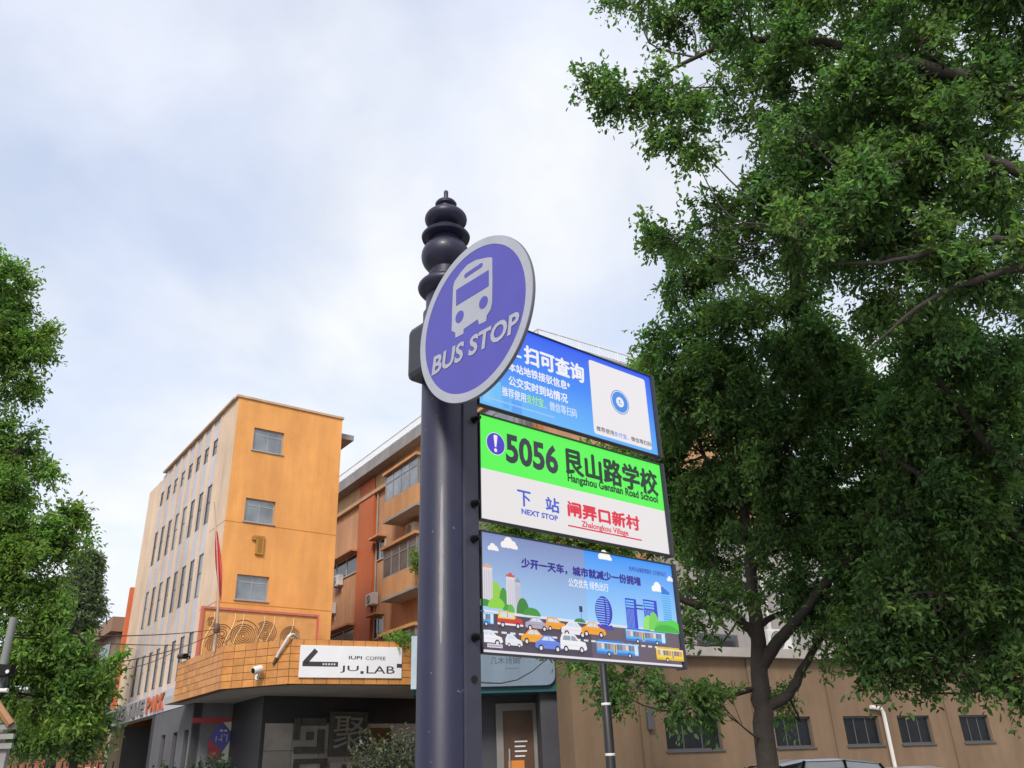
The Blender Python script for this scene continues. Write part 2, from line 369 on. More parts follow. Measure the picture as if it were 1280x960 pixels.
for s_, i0, n_, c in (('推荐使用', 0, 4, Wt), ('支付宝', 4, 3, srgb(170, 245, 60)), ('微信等扫码', 8, 5, srgb(215, 228, 248))):
    a.text(s_, uL+i0*n13, zL, uL+(i0+n_)*n13-0.002, zR, c, 0.010)
a.text('、', uL+7.1*n13, zL, uL+7.4*n13, zL+0.006, Wt)
uL, zL = sg(610, 497.0); uR, zR = sg(694, 522)
for k in range(30):
    u = uL+(uR-uL)*k/30; a.rect(u, zL-0.001, u+(uR-uL)/30*0.74, zL+0.0042, srgb(160, 200, 248))
# white rounded card (scan code left off) with round emblem and caption
cu0, cz1 = sg(734.8, 447.9); cu1, cz0 = sg(815.2, 561.5)
def rrect(x0, z0, x1, z1, r, col):
    P = []
    for cx, cz, s0 in ((x1-r, z0+r, -90), (x1-r, z1-r, 0), (x0+r, z1-r, 90), (x0+r, z0+r, 180)):
        P += [(cx+r*math.cos(R(s0+q*18)), cz+r*math.sin(R(s0+q*18))) for q in range(6)]
    a.poly(P, col)
rrect(cu0, cz0, cu1, cz1, 0.010, srgb(236, 232, 236)); a.up()
cc = sg(774.4, 501.5); rr_ = 0.043
a.disc(cc[0], cc[1], rr_, rr_, srgb(70, 140, 225)); a.up(); a.disc(cc[0], cc[1], rr_*0.93, rr_*0.93, srgb(236, 232, 236)); a.up(); a.disc(cc[0], cc[1], rr_*0.86, rr_*0.86, srgb(70, 140, 225)); a.up()
a.disc(cc[0], cc[1], rr_*0.42, rr_*0.42, srgb(232, 236, 246)); a.poly([(cc[0]-0.008, cc[1]-0.008), (cc[0]+0.004, cc[1]-0.016), (cc[0]+0.012, cc[1]-0.004)], srgb(232, 236, 246)); a.up()
a.disc(cc[0]-0.003, cc[1]+0.003, 0.0035, 0.0045, srgb(80, 145, 225)); a.rect(cc[0]-0.006, cc[1]-0.007, cc[0]+0.008, cc[1]-0.004, srgb(80, 145, 225))
uL, zL = sg(745.5, 537.0); uR, zR = sg(813.5, 549.0); n13 = (uR-uL)/13.0
K = srgb(35, 35, 45)
for s_, i0, n_, c in (('推荐使用', 0, 4, K), ('支付宝', 4, 3, srgb(70, 130, 225)), ('微信等扫码', 8, 5, K)):
    a.text(s_, uL+i0*n13, zL, uL+(i0+n_)*n13-0.0015, zL+0.0165, c, 0.008)
a.text('、', uL+7.15*n13, zL, uL+7.45*n13, zL+0.005, K)
a.build('screen', SCREEN, pn, BASE)
# ---- middle panel, green and white
pn, a, zt, zb = panel('g', 'green and white panel numbered 5056')
zmid = 2.3585
GR = srgb(92, 248, 84); WH = srgb(234, 229, 229)
a.rect(U0, zmid, U1, zt, GR); a.rect(U0, zb, U1, zmid, WH); a.up()
cc = sg(619.9, 554.1); a.disc(cc[0], cc[1], 0.0335, 0.0335, srgb(225, 225, 245)); a.up(); a.disc(cc[0], cc[1], 0.0315, 0.0315, srgb(76, 62, 200)); a.up()
a.poly([(cc[0]-0.0075, cc[1]+0.022), (cc[0]-0.0035, cc[1]-0.010), (cc[0]+0.0015, cc[1]-0.010), (cc[0]+0.0065, cc[1]+0.022), (cc[0]+0.004, cc[1]+0.026), (cc[0]-0.005, cc[1]+0.026)], srgb(246, 236, 250)); a.disc(cc[0]-0.001, cc[1]-0.0195, 0.0052, 0.0055, srgb(246, 236, 250))
DK = srgb(50, 55, 62); DKG = srgb(18, 52, 26)
T('5056', (633, 577), (696.4, 557.0), DK, 0.035)
T('艮山路学校', (708.8, 590.5), (819.5, 588.5), DKG, 0.030)
T('Hangzhou Genshan Road School', (710.3, 603.6), (821.8, 618.0), DKG, 0.036)
BL = srgb(72, 100, 205); RD = srgb(222, 44, 66)
T('下', (648, 630.5), (663.3, 614.8), BL, 0.022); T('站', (683.4, 637.5), (698.7, 623.3), BL, 0.022)
T('NEXT STOP', (652.6, 641.6), (697.9, 643.8), BL, 0.038)
T('闸弄口新村', (711.3, 643.6), (798.4, 644.8), RD, 0.030)
T('Zhalongkou Village', (728, 659.2), (785.6, 661.6), RD, 0.028)
q0 = sg(710.9, 655.8); q1 = sg(802.9, 675.6); a.rect(q0[0], q0[1]-0.0022, q1[0], q0[1]+0.0022, RD)
a.build('screen', SCREEN, pn, BASE)
# ---- bottom panel, road advert
pn, a, zt, zb = panel('a', 'panel showing drawn cars and buses on a road')
uD = sg(731, 700)[0]; zR0 = sg(618.4, 764.4)[1]; uD2 = sg(740.5, 790)[0]
zq = zR0 - 0.004
a.rect(U0, zq, uD, zt, 0, [srgb(168, 208, 246), srgb(160, 204, 248), srgb(128, 142, 190), srgb(128, 142, 190)])
a.rect(uD, zq, U1, zt, 0, [srgb(165, 215, 250), srgb(165, 215, 250), srgb(58, 148, 246), srgb(58, 148, 246)])
a.rect(U0, zb, uD2, zq, srgb(80, 72, 86)); a.rect(uD2, zb, U1, zq, srgb(104, 92, 104)); a.up()
LWt = srgb(228, 226, 232)
a.rect(U0, zR0-0.003, U1, zR0+0.003, LWt)
z_b = sg(603, 812.5)[1]; a.rect(U0, z_b-0.003, U1, z_b+0.003, LWt)
zd = sg(607, 788)[1]
for k in range(27):
    u = U0+0.004+k*0.0285
    if u+0.017 < U1: a.rect(u, zd-0.0024, u+0.017, zd+0.0024, LWt)
a.up()
def cloud(x, y, wpx, c=(246, 240, 240)):
    u, z = sg(x, y); u2, _ = sg(x+wpx, y); s_ = u2-u
    for dx, dz, r in ((0.2, 0.12, 0.16), (0.45, 0.24, 0.24), (0.7, 0.16, 0.18), (0.86, 0.08, 0.1)):
        P = [(u+s_*(dx+r*math.cos(R(t*15))), z+s_*max(0, dz+r*math.sin(R(t*15)))) for t in range(24)]; a.poly(P, srgb(*c)); a.L += 0.00004
cloud(610, 686.2, 15); cloud(626, 683.0, 23); cloud(748, 697, 18, (250, 250, 245)); cloud(815, 737, 17, (250, 250, 250)); cloud(834, 724.5, 9)
a.up()
def tower(x0, y0, x1, yb, cap, body=(218, 214, 222), sh=(186, 182, 196)):
    u0, z1 = sg(x0, y0); u1, _ = sg(x1, y0); _, z0 = sg(x0, yb)
    a.rect(u0, z0, u1, z1, srgb(*body)); a.L += 0.00008
    for k in range(4): q = u0+(u1-u0)*(0.18+0.22*k); a.rect(q, z0, q+(u1-u0)*0.07, z1-0.006, srgb(*sh))
    a.rect(u0, z1, u1, z1+0.006, srgb(*cap)); a.rect(u0+(u1-u0)*.3, z1+0.006, u0+(u1-u0)*.7, z1+0.011, srgb(*cap))
def tree_art(x, y, wpx, hpx, c):
    u, z = sg(x, y); u2, _ = sg(x+wpx, y); _, z2 = sg(x, y-hpx); ww = (u2-u)/2; hh = (z2-z)
    a.L += 0.00005
    a.poly([(u+ww*math.cos(R(t*12)), z+hh*max(0, math.sin(R(t*12)))) for t in range(16)], srgb(*c))
tree_art(621, 752, 16, 26, (150, 205, 70)); tree_art(631, 758, 12, 24, (70, 150, 50))
tower(603.5, 708, 616, 752, (212, 170, 150)); tower(633.5, 720, 644, 764, (206, 84, 84)); tower(645, 727, 651, 766, (150, 150, 165), (200, 196, 208), (170, 166, 180))
tree_art(607, 757, 22, 9, (60, 140, 60)); tree_art(622, 760, 22, 14, (140, 210, 60)); tree_art(636, 763, 12, 8, (70, 160, 60)); tree_art(655, 767, 16, 20, (60, 130, 50)); tree_art(666, 769, 22, 10, (66, 150, 60)); tree_art(640, 765, 9, 10, (100, 180, 70)); tree_art(726, 777, 14, 5, (66, 140, 60))
a.up()
# road sign, globe building, gate building, slim tower
u, z = sg(728, 777); a.rect(u-0.0008, z, u+0.0008, z+0.03, srgb(50, 60, 110)); a.rect(u-0.006, z+0.028, u+0.006, z+0.044, srgb(45, 52, 100))
IB = srgb(52, 58, 190); PB = srgb(150, 200, 248)
c0 = sg(755.5, 763); rx = sg(766, 763)[0]-c0[0]; rz = rx*1.25
a.disc(c0[0], c0[1], rx, rz, IB); a.L += 0.0001
for k in range(12):
    zz = c0[1] - rz*0.85 + k*rz*0.15; hw = rx*math.sqrt(max(0, 1-((zz-c0[1])/rz)**2))
    a.rect(c0[0]-hw*0.95, zz, c0[0]+hw*0.12, zz+rz*0.055, PB); a.rect(c0[0]+hw*0.3, zz, c0[0]+hw*0.68, zz+rz*0.05, PB)
a.poly([(c0[0]-rx*1.1, c0[1]-rz*1.15), (c0[0]+rx*1.15, c0[1]-rz*1.15), (c0[0]+rx*0.8, c0[1]-rz*0.85), (c0[0], c0[1]-rz*1.0), (c0[0]-rx*0.75, c0[1]-rz*0.85)], srgb(70, 62, 180))
a.up()
def gate(x0, y0, x1, yb):
    u0, z1 = sg(x0, y0); u1, _ = sg(x1, y0); _, z0 = sg(x0, yb)
    a.rect(u0, z0, u1, z1, srgb(48, 66, 205)); a.L += 0.0001
    for k in range(3): a.rect(u0+0.002, z1-0.010-k*0.008, u0+(u1-u0)*0.78, z1-0.005-k*0.008, srgb(120, 190, 246))
    for k in range(6): q = u0+(u1-u0)*(0.08+0.115*k); a.rect(q, z0, q+(u1-u0)*0.045, z1-0.03, srgb(130, 165, 235))
gate(781.5, 746, 795, 784); gate(804, 747.5, 820.5, 784)
u0, z1 = sg(795, 754); u1, _ = sg(804, 755); a.rect(u0, z1-0.004, u1, z1, srgb(44, 50, 150)); a.rect(u0, z1-0.014, u1, z1-0.010, srgb(44, 50, 150))
u0, z1 = sg(827, 741); u1, _ = sg(837, 741); _, z0 = sg(827, 778); a.rect(u0, z0, u1, z1, srgb(120, 195, 246)); a.L += 0.0001
for k in range(13): a.rect(u0, z0+(z1-z0)*k/13, u1, z0+(z1-z0)*(k+0.4)/13, srgb(80, 160, 235))
a.poly([(u0, z1), (u1, z1), (u1, z1+0.008), (u0, z1+0.026)], srgb(50, 120, 215))
a.up()
for q in ((812, 786, 14, 18, (150, 225, 110)), (819, 786, 14, 22, (120, 210, 90)), (830, 789, 22, 14, (90, 205, 70)), (842, 790, 22, 16, (84, 210, 66)), (834, 789, 30, 9, (64, 180, 60))): tree_art(*q)
a.up()
def spline(P, n=4):
    out = []; m_ = len(P)
    for i in range(m_):
        p0, p1, p2, p3 = (np.array(P[(i+k-1) % m_], float) for k in range(4))
        for t in np.arange(n)/n: out.append(tuple(0.5*((2*p1)+(-p0+p2)*t+(2*p0-5*p1+4*p2-p3)*t*t+(-p0+3*p1-3*p2+p3)*t**3)))
    return out
def art_car(x, y, wpx, c, kind='sedan', roof=None, clip=False, win=(205, 222, 240)):
    u, z = sg(x, y); L_ = sg(x+wpx, y)[0]-u; h = L_*0.40
    if kind == 'sedan': body = [(0, .22), (.02, .55), (.16, .66), (.30, .98), (.58, 1.0), (.76, .66), (.95, .55), (1, .25), (.93, .14), (.07, .14)]; wn = [(.22, .66), (.33, .92), (.56, .93), (.71, .66)]
    elif kind == 'suv': body = [(0, .2), (0, .7), (.06, 1.12), (.12, 1.18), (.55, 1.16), (.72, .78), (.95, .68), (1, .3), (.95, .15), (.05, .15)]; wn = [(.09, .74), (.13, 1.06), (.53, 1.05), (.66, .74)]
    else: body = [(0, .2), (.0, .8), (.12, 1.35), (.42, 1.4), (.68, .9), (.95, .72), (1, .3), (.95, .15), (.05, .15)]; wn = [(.12, .84), (.2, 1.24), (.42, 1.26), (.6, .86)]
    cl_ = (lambda q: (max(q[0], U0+0.0005), q[1])) if clip else (lambda q: q)
    mp_ = lambda q: cl_((u+L_*q[0], z+h*q[1]))
    a.poly([mp_(q) for q in body], srgb(*c)); a.L += 0.00008
    if roof: a.poly([mp_(q) for q in ((.02, .62), (.06, 1.1), (.12, 1.17), (.55, 1.15), (.72, .78), (.66, .62))], srgb(*roof)); a.rect(*mp_((0.0, .15)), *mp_((1, .28)), srgb(240, 238, 240)); a.L += 0.00005
    a.poly([mp_(q) for q in wn], srgb(*win)); a.L += 0.00005
    mx = (wn[0][0]+wn[-1][0])/2 + .02; a.rect(*mp_((mx-.012, wn[0][1])), *mp_((mx+.012, wn[1][1])), srgb(*c))
    a.rect(*mp_((.05, .40)), *mp_((.96, .43)), tuple(k*0.72 for k in srgb(*c)))
    for wx in (.2, .79):
        q = (u+L_*wx, z+h*.15)
        if clip and q[0]-h*.22 < U0: continue
        a.disc(q[0], q[1], h*.23, h*.23, srgb(30, 28, 36), 18); a.L += 0.00005; a.disc(q[0], q[1], h*.13, h*.13, srgb(226, 222, 230), 14); a.L += 0.00005
def art_bus(x, y, wpx, hpx, c, c2, clip_r=False, clip_l=False, win=(150, 120, 120)):
    u, z = sg(x, y); L_ = sg(x+wpx, y)[0]-u; _, z2 = sg(x, y-hpx); h = z2-z
    u_0 = max(u, U0+.0005) if clip_l else u; u_1 = min(u+L_, U1-.0005) if clip_r else u+L_
    a.rect(u_0, z+h*.12, u_1, z+h*.95, srgb(*c)); a.rect(u_0+L_*.04, z+h*.95, min(u+L_*.62, u_1), z+h*1.06, srgb(*c2)); a.L += 0.00008
    a.rect(u_0, z+h*.12, u_1, z+h*.28, srgb(*c2)); a.rect(u_0, z+h*.86, u_1, z+h*.9, srgb(235, 240, 246))
    k = 0; q = u+L_*.04
    while q + L_*.07 < u_1-L_*.02:
        if q > u_0: a.rect(q, z+h*.46, q+L_*.062, z+h*.82, srgb(*[(206, 150, 140), (226, 214, 210), (110, 120, 140), win][k % 4]))
        q += L_*.072; k += 1
    a.L += 0.00005
    if u+L_*.4 > u_0 and u+L_*.46 < u_1: a.rect(u+L_*.40, z+h*.16, u+L_*.46, z+h*.84, srgb(230, 200, 120)); a.rect(u+L_*.42, z+h*.2, u+L_*.445, z+h*.8, srgb(60, 50, 60))
    if not clip_r: a.rect(u+L_*.9, z+h*.18, u+L_*.985, z+h*.84, srgb(200, 230, 248))
    for wx in (.28, .77):
        q = (u+L_*wx, z+h*.13)
        if q[0]-h*.16 > u_0 and q[0]+h*.16 < u_1:
            a.disc(q[0], q[1], h*.19, h*.19, srgb(28, 28, 40), 18); a.L += 0.00005; a.disc(q[0], q[1], h*.1, h*.1, srgb(214, 214, 224), 14)
    a.up()
art_bus(575, 778.5, 43, 18, (74, 168, 232), (52, 130, 216), clip_l=True)
art_car(622.5, 782.5, 32, (206, 62, 48), 'suv', roof=(238, 206, 70)); a.up()
art_car(657, 786, 30, (176, 166, 186)); art_car(683, 786.5, 25, (240, 162, 40), 'suv'); a.up(); art_car(702, 793.5, 33, (238, 232, 240)); a.up()
art_car(594, 804, 35, (240, 238, 242), clip=True); art_car(632, 807.5, 21.5, (232, 232, 240), 'mini'); art_car(651.5, 803.5, 34, (244, 168, 34)); a.up(); art_car(669, 812, 35, (104, 132, 226)); a.up(); art_car(700.5, 813, 33, (240, 240, 244), 'suv', win=(150, 160, 172)); a.up()
ucut = sg(739.5, 793)[0]
art_car(726, 793.5, 31, (244, 164, 44)); a.up()
a.rect(sg(725, 790)[0], zq-0.021, ucut, zq-0.006, srgb(80, 72, 86)) if False else None
art_bus(782, 801.5, 49, 17, (84, 178, 238), (50, 124, 222)); art_bus(745.5, 818, 52, 18.5, (84, 178, 238), (50, 124, 222)); art_bus(820, 825, 46, 17, (242, 212, 60), (232, 190, 40), clip_r=True)
u0, z0 = sg(608, 809); a.rect(u0, z0, u0+0.048, z0+0.009, srgb(214, 210, 222)); a.up()
for k in range(7): a.rect(u0+0.004+k*0.006, z0+0.003, u0+0.008+k*0.006, z0+0.006, srgb(120, 114, 130))
T('少开一天车，城市就减少一份拥堵', (650.2, 709.5), (798, 721), srgb(48, 36, 140), 0.036)
T('公交优先 绿色出行', (709.2, 732.6), (758.0, 729.4), srgb(238, 240, 250), 0.014)
T('杭州市运输管理服务 公交绿色出行', (784.3, 712.8), (830.4, 714.6), srgb(46, 52, 160), 0.014)
a.build('screen', SCREEN, pn, BASE)
# ---- round disc
DAZ = R(-47.2)
eD = Vector((math.cos(DAZ), math.sin(DAZ), 0)); nD = Vector((math.sin(DAZ), -math.cos(DAZ), 0))
if nD.dot(EYEP-POLE) < 0: nD = -nD
dr = ray(589.8, 397.5); OFF = 0.112
pp = POLE + nD*OFF; t_ = (pp-EYEP).dot(nD)/dr.dot(nD); DC = EYEP + dr*t_
Rd = 0.24654*math.hypot(DC.x, DC.y)/2.0
def dg(x, y):
    d = ray(x, y); q = EYEP + d*((DC-EYEP).dot(nD)/d.dot(nD)) - DC; return q.dot(eD), q.z
disc_grey = mat('sign_border', (0.335, 0.35, 0.405), 0.5, var=0.1, vscale=12)
disc_back = mat('sign_back', (0.10, 0.10, 0.13), 0.5, var=0.15, vscale=8)
m = MB(); Nn = 96
ring = lambda r: [DC + eD*(r*math.cos(2*math.pi*k/Nn)) + Z*(r*math.sin(2*math.pi*k/Nn)) for k in range(Nn)]
m.prism([p - nD*0.0095 for p in ring(Rd)], nD*0.009); dsk = m.build('round_sign', [disc_back], bs, smooth=True, bevel=0.0015); dsk['label'] = 'round blue disc lettered BUS STOP with a grey rim'
def on_disc(polys, name, mtl, off, dark=False):
    mm = MB()
    for P in polys: mm.prism([DC + eD*p[0] + Z*p[1] + nD*off for p in P], nD*0.0007)
    return mm.build(name, mtl, dsk, base=BASE)
m = MB(); rg, ri = ring(Rd*0.995), ring(Rd*0.893)
for k in range(Nn):
    j = (k+1) % Nn; m.hexa([rg[k]-nD*0.0005, rg[j]-nD*0.0005, ri[j]-nD*0.0005, ri[k]-nD*0.0005], [rg[k]+nD*0.001, rg[j]+nD*0.001, ri[j]+nD*0.001, ri[k]+nD*0.001])
m.build('rim', disc_grey, dsk, base=BASE)
dface = mat('sign_face', (0.072, 0.066, 0.345), 0.42, var=0.08, vscale=10, bump=0.02, bscale=150, spec=0.4)
m = MB(); m.prism([p - nD*0.0005 for p in ring(Rd*0.8935)], nD*0.0008); m.build('face', dface, dsk, base=BASE)
body = [(564.0, 413.5), (568.6, 415.8), (568.8, 422.3), (578.6, 417.2), (578.9, 411.4), (596.8, 399), (598.3, 405.5), (607, 401.2), (607.7, 394.6), (612.6, 386.5), (614.4, 378), (614.6, 350), (614.2, 321.8), (609, 321.6), (594, 324.9), (583, 331.2), (575, 340.6), (567.4, 351.6), (565.6, 358), (564.6, 385)]
on_disc([[dg(*p) for p in body]], 'bus_symbol', disc_grey, 0.0004)
cut = []
cut.append([dg(*p) for p in ((569.6, 362.6), (610.0, 337.4), (610.3, 357.2), (569.6, 382.3))])
for cx, cy in ((574, 396), (603.8, 377.8)):
    c = dg(cx, cy); cut.append([(c[0]+0.0172*math.cos(2*math.pi*k/24), c[1]+0.0172*math.sin(2*math.pi*k/24)) for k in range(24)])
p0, p1 = dg(581.5, 344.5), dg(600.5, 331.5); rs = 0.0065; an = math.atan2(p1[1]-p0[1], p1[0]-p0[0])
cut.append([(p1[0]+rs*math.cos(an+R(t)), p1[1]+rs*math.sin(an+R(t))) for t in range(-90, 91, 30)] + [(p0[0]+rs*math.cos(an+R(t)), p0[1]+rs*math.sin(an+R(t))) for t in range(90, 271, 30)])
on_disc(cut, 'bus_window', dface, 0.0012)
P_, F_ = fit_text('BUS STOP', 0, 0, 1, 1, 0.030)
o_, ax_, ay_ = (np.array(dg(*q)) for q in ((539.2, 470.6), (647.2, 413.4), (542.2, 446.2)))
P_ = [o_ + (ax_-o_)*p[0] + (ay_-o_)*p[1] for p in P_]
mm = MB(); mm.tris([DC + eD*float(p[0]) + Z*float(p[1]) + nD*0.0016 for p in P_], F_); mm.build('lettering', disc_grey, dsk, base=BASE, normals=False)
# clamp box behind the disc
m = MB(); cb = [DC.z]
za_, zb_ = 2.61, 2.775
hw = 0.088
def stad(z):
    P = []
    for sgn, a0 in ((1, 0), (-1, 180)):
        for t in range(0, 181, 20):
            P.append(POLE + eD*0.0 + nD*(0.035 + 0.058*math.cos(R(0))*0) + eD*(0.0) + (nD*(0.0)) + Z*(z-POLE.z))
    return P
bxF = Frame((POLE.x, POLE.y, 0), DAZ)   # E along the disc, W away from the disc face
m.bx(bxF, -0.05, 0.05, -OFF+0.010, 0.052, za_, zb_); m.build('clamp_box', navy2, bs, bevel=0.018)

# ================================================================== ORANGE BLOCK
orange = mat('orange_render', (0.82, 0.385, 0.115), 0.85, var=0.17, vscale=0.9, bump=0.15, bscale=25, streak=True, c2=(0.73, 0.335, 0.10))
beige = mat('beige_render', (0.70, 0.53, 0.39), 0.85, var=0.16, vscale=0.8, bump=0.15, bscale=25, streak=True)
grey_sp = mat('grey_spandrel', (0.52, 0.51, 0.56), 0.8, var=0.15, vscale=1.2, streak=True)
concrete = mat('concrete', (0.30, 0.295, 0.29), 0.85, var=0.22, vscale=1.3, bump=0.2)
dkgrey = mat('dark_grey_render', (0.12, 0.12, 0.135), 0.75, var=0.2, vscale=0.9, streak=True)
alu = mat('window_aluminium', (0.36, 0.37, 0.38), 0.45, metal=0.3, var=0.15)
dkframe = mat('dark_window_frame', (0.07, 0.07, 0.075), 0.5)
pane = glassmat('window_glass', (0.26, 0.28, 0.30), 0.07, 0.5)
panedk = glassmat('dark_window_glass', (0.025, 0.028, 0.032), 0.08)
TOP = 16.72; WB = 14.2
ob = thing('orange_building', 'tall orange block with three square windows and a slit-windowed beige side', 'building', B.p(0, 0, 0))
fw_ = [(0.79, 2.12, 14.48, 15.49), (0.75, 2.01, 11.38, 12.36), (0.73, 2.03, 8.25, 9.22)]
UR = 4.80; FT = 0.30
# front wall with real openings
m = MB()
def wall_holes(m, fr, a0, a1, z0, z1, holes, t0, t1, axis='u'):
    """wall in the E-Z (axis u) or W-Z (axis w) plane with rectangular holes, thickness t0..t1"""
    us = sorted(set([a0, a1]+[h[0] for h in holes]+[h[1] for h in holes])); zs = sorted(set([z0, z1]+[h[2] for h in holes]+[h[3] for h in holes]))
    hole = lambda u, z: any(h[0] < u < h[1] and h[2] < z < h[3] for h in holes)
    Pf = (lambda a, t, z: fr.p(a, t, z)) if axis == 'u' else (lambda a, t, z: fr.p(t, a, z))
    for i in range(len(us)-1):
        for j in range(len(zs)-1):
            if hole((us[i]+us[i+1])/2, (zs[j]+zs[j+1])/2): continue
            for t in (t0, t1): m.face([Pf(us[i], t, zs[j]), Pf(us[i+1], t, zs[j]), Pf(us[i+1], t, zs[j+1]), Pf(us[i], t, zs[j+1])])
    for h in list(holes)+[(a0, a1, z0, z1)]:
        c = [(h[0], h[2]), (h[1], h[2]), (h[1], h[3]), (h[0], h[3])]
        for k in range(4):
            p, q = c[k], c[(k+1) % 4]; m.face([Pf(p[0], t0, p[1]), Pf(q[0], t0, q[1]), Pf(q[0], t1, q[1]), Pf(p[0], t1, p[1])])
wall_holes(m, B, 0.004, UR, 4.70, TOP, fw_, 0.0, FT)
m.build('front_wall', orange, ob, normals=False)
m = MB(); m.bx(B, UR-0.3, UR, FT+.002, WB, 0, TOP-0.003); m.bx(B, 0.3, UR-0.302, WB-.3, WB, 0, TOP-0.004); m.build('rear_wall', orange, ob)
def window(fr, u0, u1, z0, z1, w0, parent, base, fm, gm, mull=(0.5,), trans=(0.72,), ft=0.05, axis='u', sill=True, name='window'):
    Pf = (lambda m, a, b, c, d, e, f: m.bx(fr, a, b, c, d, e, f)) if axis == 'u' else (lambda m, a, b, c, d, e, f: m.bx(fr, c, d, a, b, e, f))
    base = parent['_base']; m = MB(); g = 0.004; d0, d1 = w0+0.10, w0+0.15
    Pf(m, u0+g, u1-g, d0, d1, z0+g, z0+ft); Pf(m, u0+g, u1-g, d0, d1, z1-ft, z1-g); Pf(m, u0+g, u0+ft, d0+.002, d1-.002, z0+ft, z1-ft); Pf(m, u1-ft, u1-g, d0+.002, d1-.002, z0+ft, z1-ft)
    for q in mull: c = u0+(u1-u0)*q; Pf(m, c-ft*.35, c+ft*.35, d0+.004, d1-.004, z0+ft, z1-ft)
    for q in trans: c = z0+(z1-z0)*q; Pf(m, u0+ft, u1-ft, d0+.006, d1-.006, c-ft*.35, c+ft*.35)
    if sill: Pf(m, u0-0.05, u1+0.05, w0-0.05, w0+0.098, z0-0.05, z0-0.002)
    o = m.build(name, fm, parent, base=base)
    m = MB(); Pf(m, u0+ft, u1-ft, d0+0.02, d0+0.032, z0+ft, z1-ft); m.build('pane', gm, o, base=base); return o
for i, q in enumerate(fw_): window(B, *q, 0.0, ob, None, alu, pane)
# joint strips on the front
for z in (11.27, 8.06, 5.95): m = MB(); m.bx(B, 0.0, UR+0.002, -0.004, -0.001, z, z+0.035); m.build('joint_strip', mat('orange_joint', (0.52, 0.19, 0.035), 0.85, var=0.2), ob)
# numeral 1
m = MB(); u0, u1, z0, z1 = 1.16, 1.66, 10.06, 10.83
nm = mat('ochre_metal', (0.42, 0.20, 0.03), 0.5, var=0.2)
m.prism([B.p(u, -0.09, z) for u, z in ((u0, z1-0.05), (u0, z1-0.2), (u0+.17, z1-0.2), (u0+.17, z0), (u1, z0), (u1, z1), (u0+.08, z1))], B.W*0.088)
m.build('numeral', [nm], ob, bevel=0.008)
m = MB(); m.prism([B.p(u, -0.094, z) for u, z in ((u0+.25, z0+.08), (u1-.08, z0+.08), (u1-.08, z1-.08), (u0+.16, z1-.08), (u0+.1, z1-.13), (u0+.25, z1-.13))], B.W*0.003)
m.build('numeral_inlay', mat('dark_ochre', (0.28, 0.12, 0.02), 0.6), ob)
# parapet cap and corner roof slab
m = MB(); m.bx(B, -0.10, UR+0.06, -0.06, 0.3, TOP+.002, TOP+0.10); m.bx(B, -0.14, 0.2, 0.302, 11.3, TOP+.0, TOP+0.09); m.build('parapet_cap', mat('cap_render', (0.52, 0.36, 0.23), 0.85, var=0.25), ob)
m = MB(); m.bx(B, UR+0.003, UR+0.8, 0.4, 3.2, TOP-0.75, TOP-0.5); m.build('eave_slab', concrete, ob)
m = MB(); m.bx(B, 0.3, UR-0.3, 0.3, WB-.302, TOP-0.9, TOP-0.7); m.build('roof', concrete, ob)
# side wall: beige end piers, grey recessed bays, fins, slit windows
rows = [(14.97, 15.72), (11.84, 13.58), (8.73, 10.55), (5.63, 7.36)]
W0, W1, NS = 1.95, 11.75, 8; pitch = (W1-W0)/NS
slits = []
for k in range(NS):
    a0 = W0 + k*pitch + 0.41
    for r in rows: slits.append((a0, a0+0.76, r[0], r[1]))
m = MB(); wall_holes(m, B, W0, W1, 5.25, TOP-0.05, slits, 0.03, 0.34, axis='w'); m.build('side_wall', grey_sp, ob, normals=False)
m = MB(); m.bx(B, 0.0, 0.4, 0.003, W0-.002, 4.36, TOP-.002); m.bx(B, -0.02, 0.4, W1+.002, WB, 5.25, TOP-0.25)
for k in range(NS):
    a0 = W0 + k*pitch; m.bx(B, -0.012, 0.058, a0, a0+0.38, 5.25, TOP-0.055)
m.build('side_fins', beige, ob)
for z in (11.27, 8.06): m = MB(); m.bx(B, -0.004, -0.001, 0.0, W0, z, z+0.035); m.build('joint_strip', mat('beige_joint', (0.34, 0.23, 0.16), 0.85), ob)
for s_ in slits: window(B, *s_, -0.055, ob, None, dkframe, panedk if random.random() < .6 else pane, mull=(), trans=(0.55,), ft=0.045, axis='w', sill=False, name='slit_window')
# orange-red fin at the far end
m = MB(); m.bx(B, -0.20, 0.5, WB+.002, WB+0.3, 5.3, 11.3); m.build('end_fin', mat('red_orange_render', (0.55, 0.13, 0.045), 0.8, var=0.15), ob)
# ground storey: pale band, dark wall, entrance porch
m = MB(); m.bx(B, -0.45, -0.002, -0.4, 14.0, 4.42, 5.22); m.build('pale_band', grey_sp, ob)
ub = -0.43
pw0, pw1 = 4.75, 12.3
m = MB(); gs = []
for x in (203, 217.5, 231.5): c = B.onu(x, 930, ub)[0]; gs.append((c-0.28, c+0.28, 0.9, 3.55))
wall_holes(m, B, -0.398, pw0, 0.0, 4.415, gs, ub, ub+0.3, axis='w'); m.bx(B, ub+3.2, ub+3.4, pw0, 14, 0, 4.41); m.bx(B, ub+.302, ub+3.2, pw0-.3, pw0-.002, 0, 4.41); m.bx(B, ub+.56, ub+3.198, pw1, pw1+.3, 0, 4.41); m.build('ground_storey_wall', dkgrey, ob, normals=False)
for s_ in gs: window(B, *s_, ub, ob, None, dkframe, panedk, mull=(), trans=(0.4,), ft=0.05, axis='w', sill=False, name='slit_window')
m = MB(); m.bx(B, ub, ub+0.55, pw1, pw1+0.75, 0, 4.415); m.build('porch_column', beige, ob)
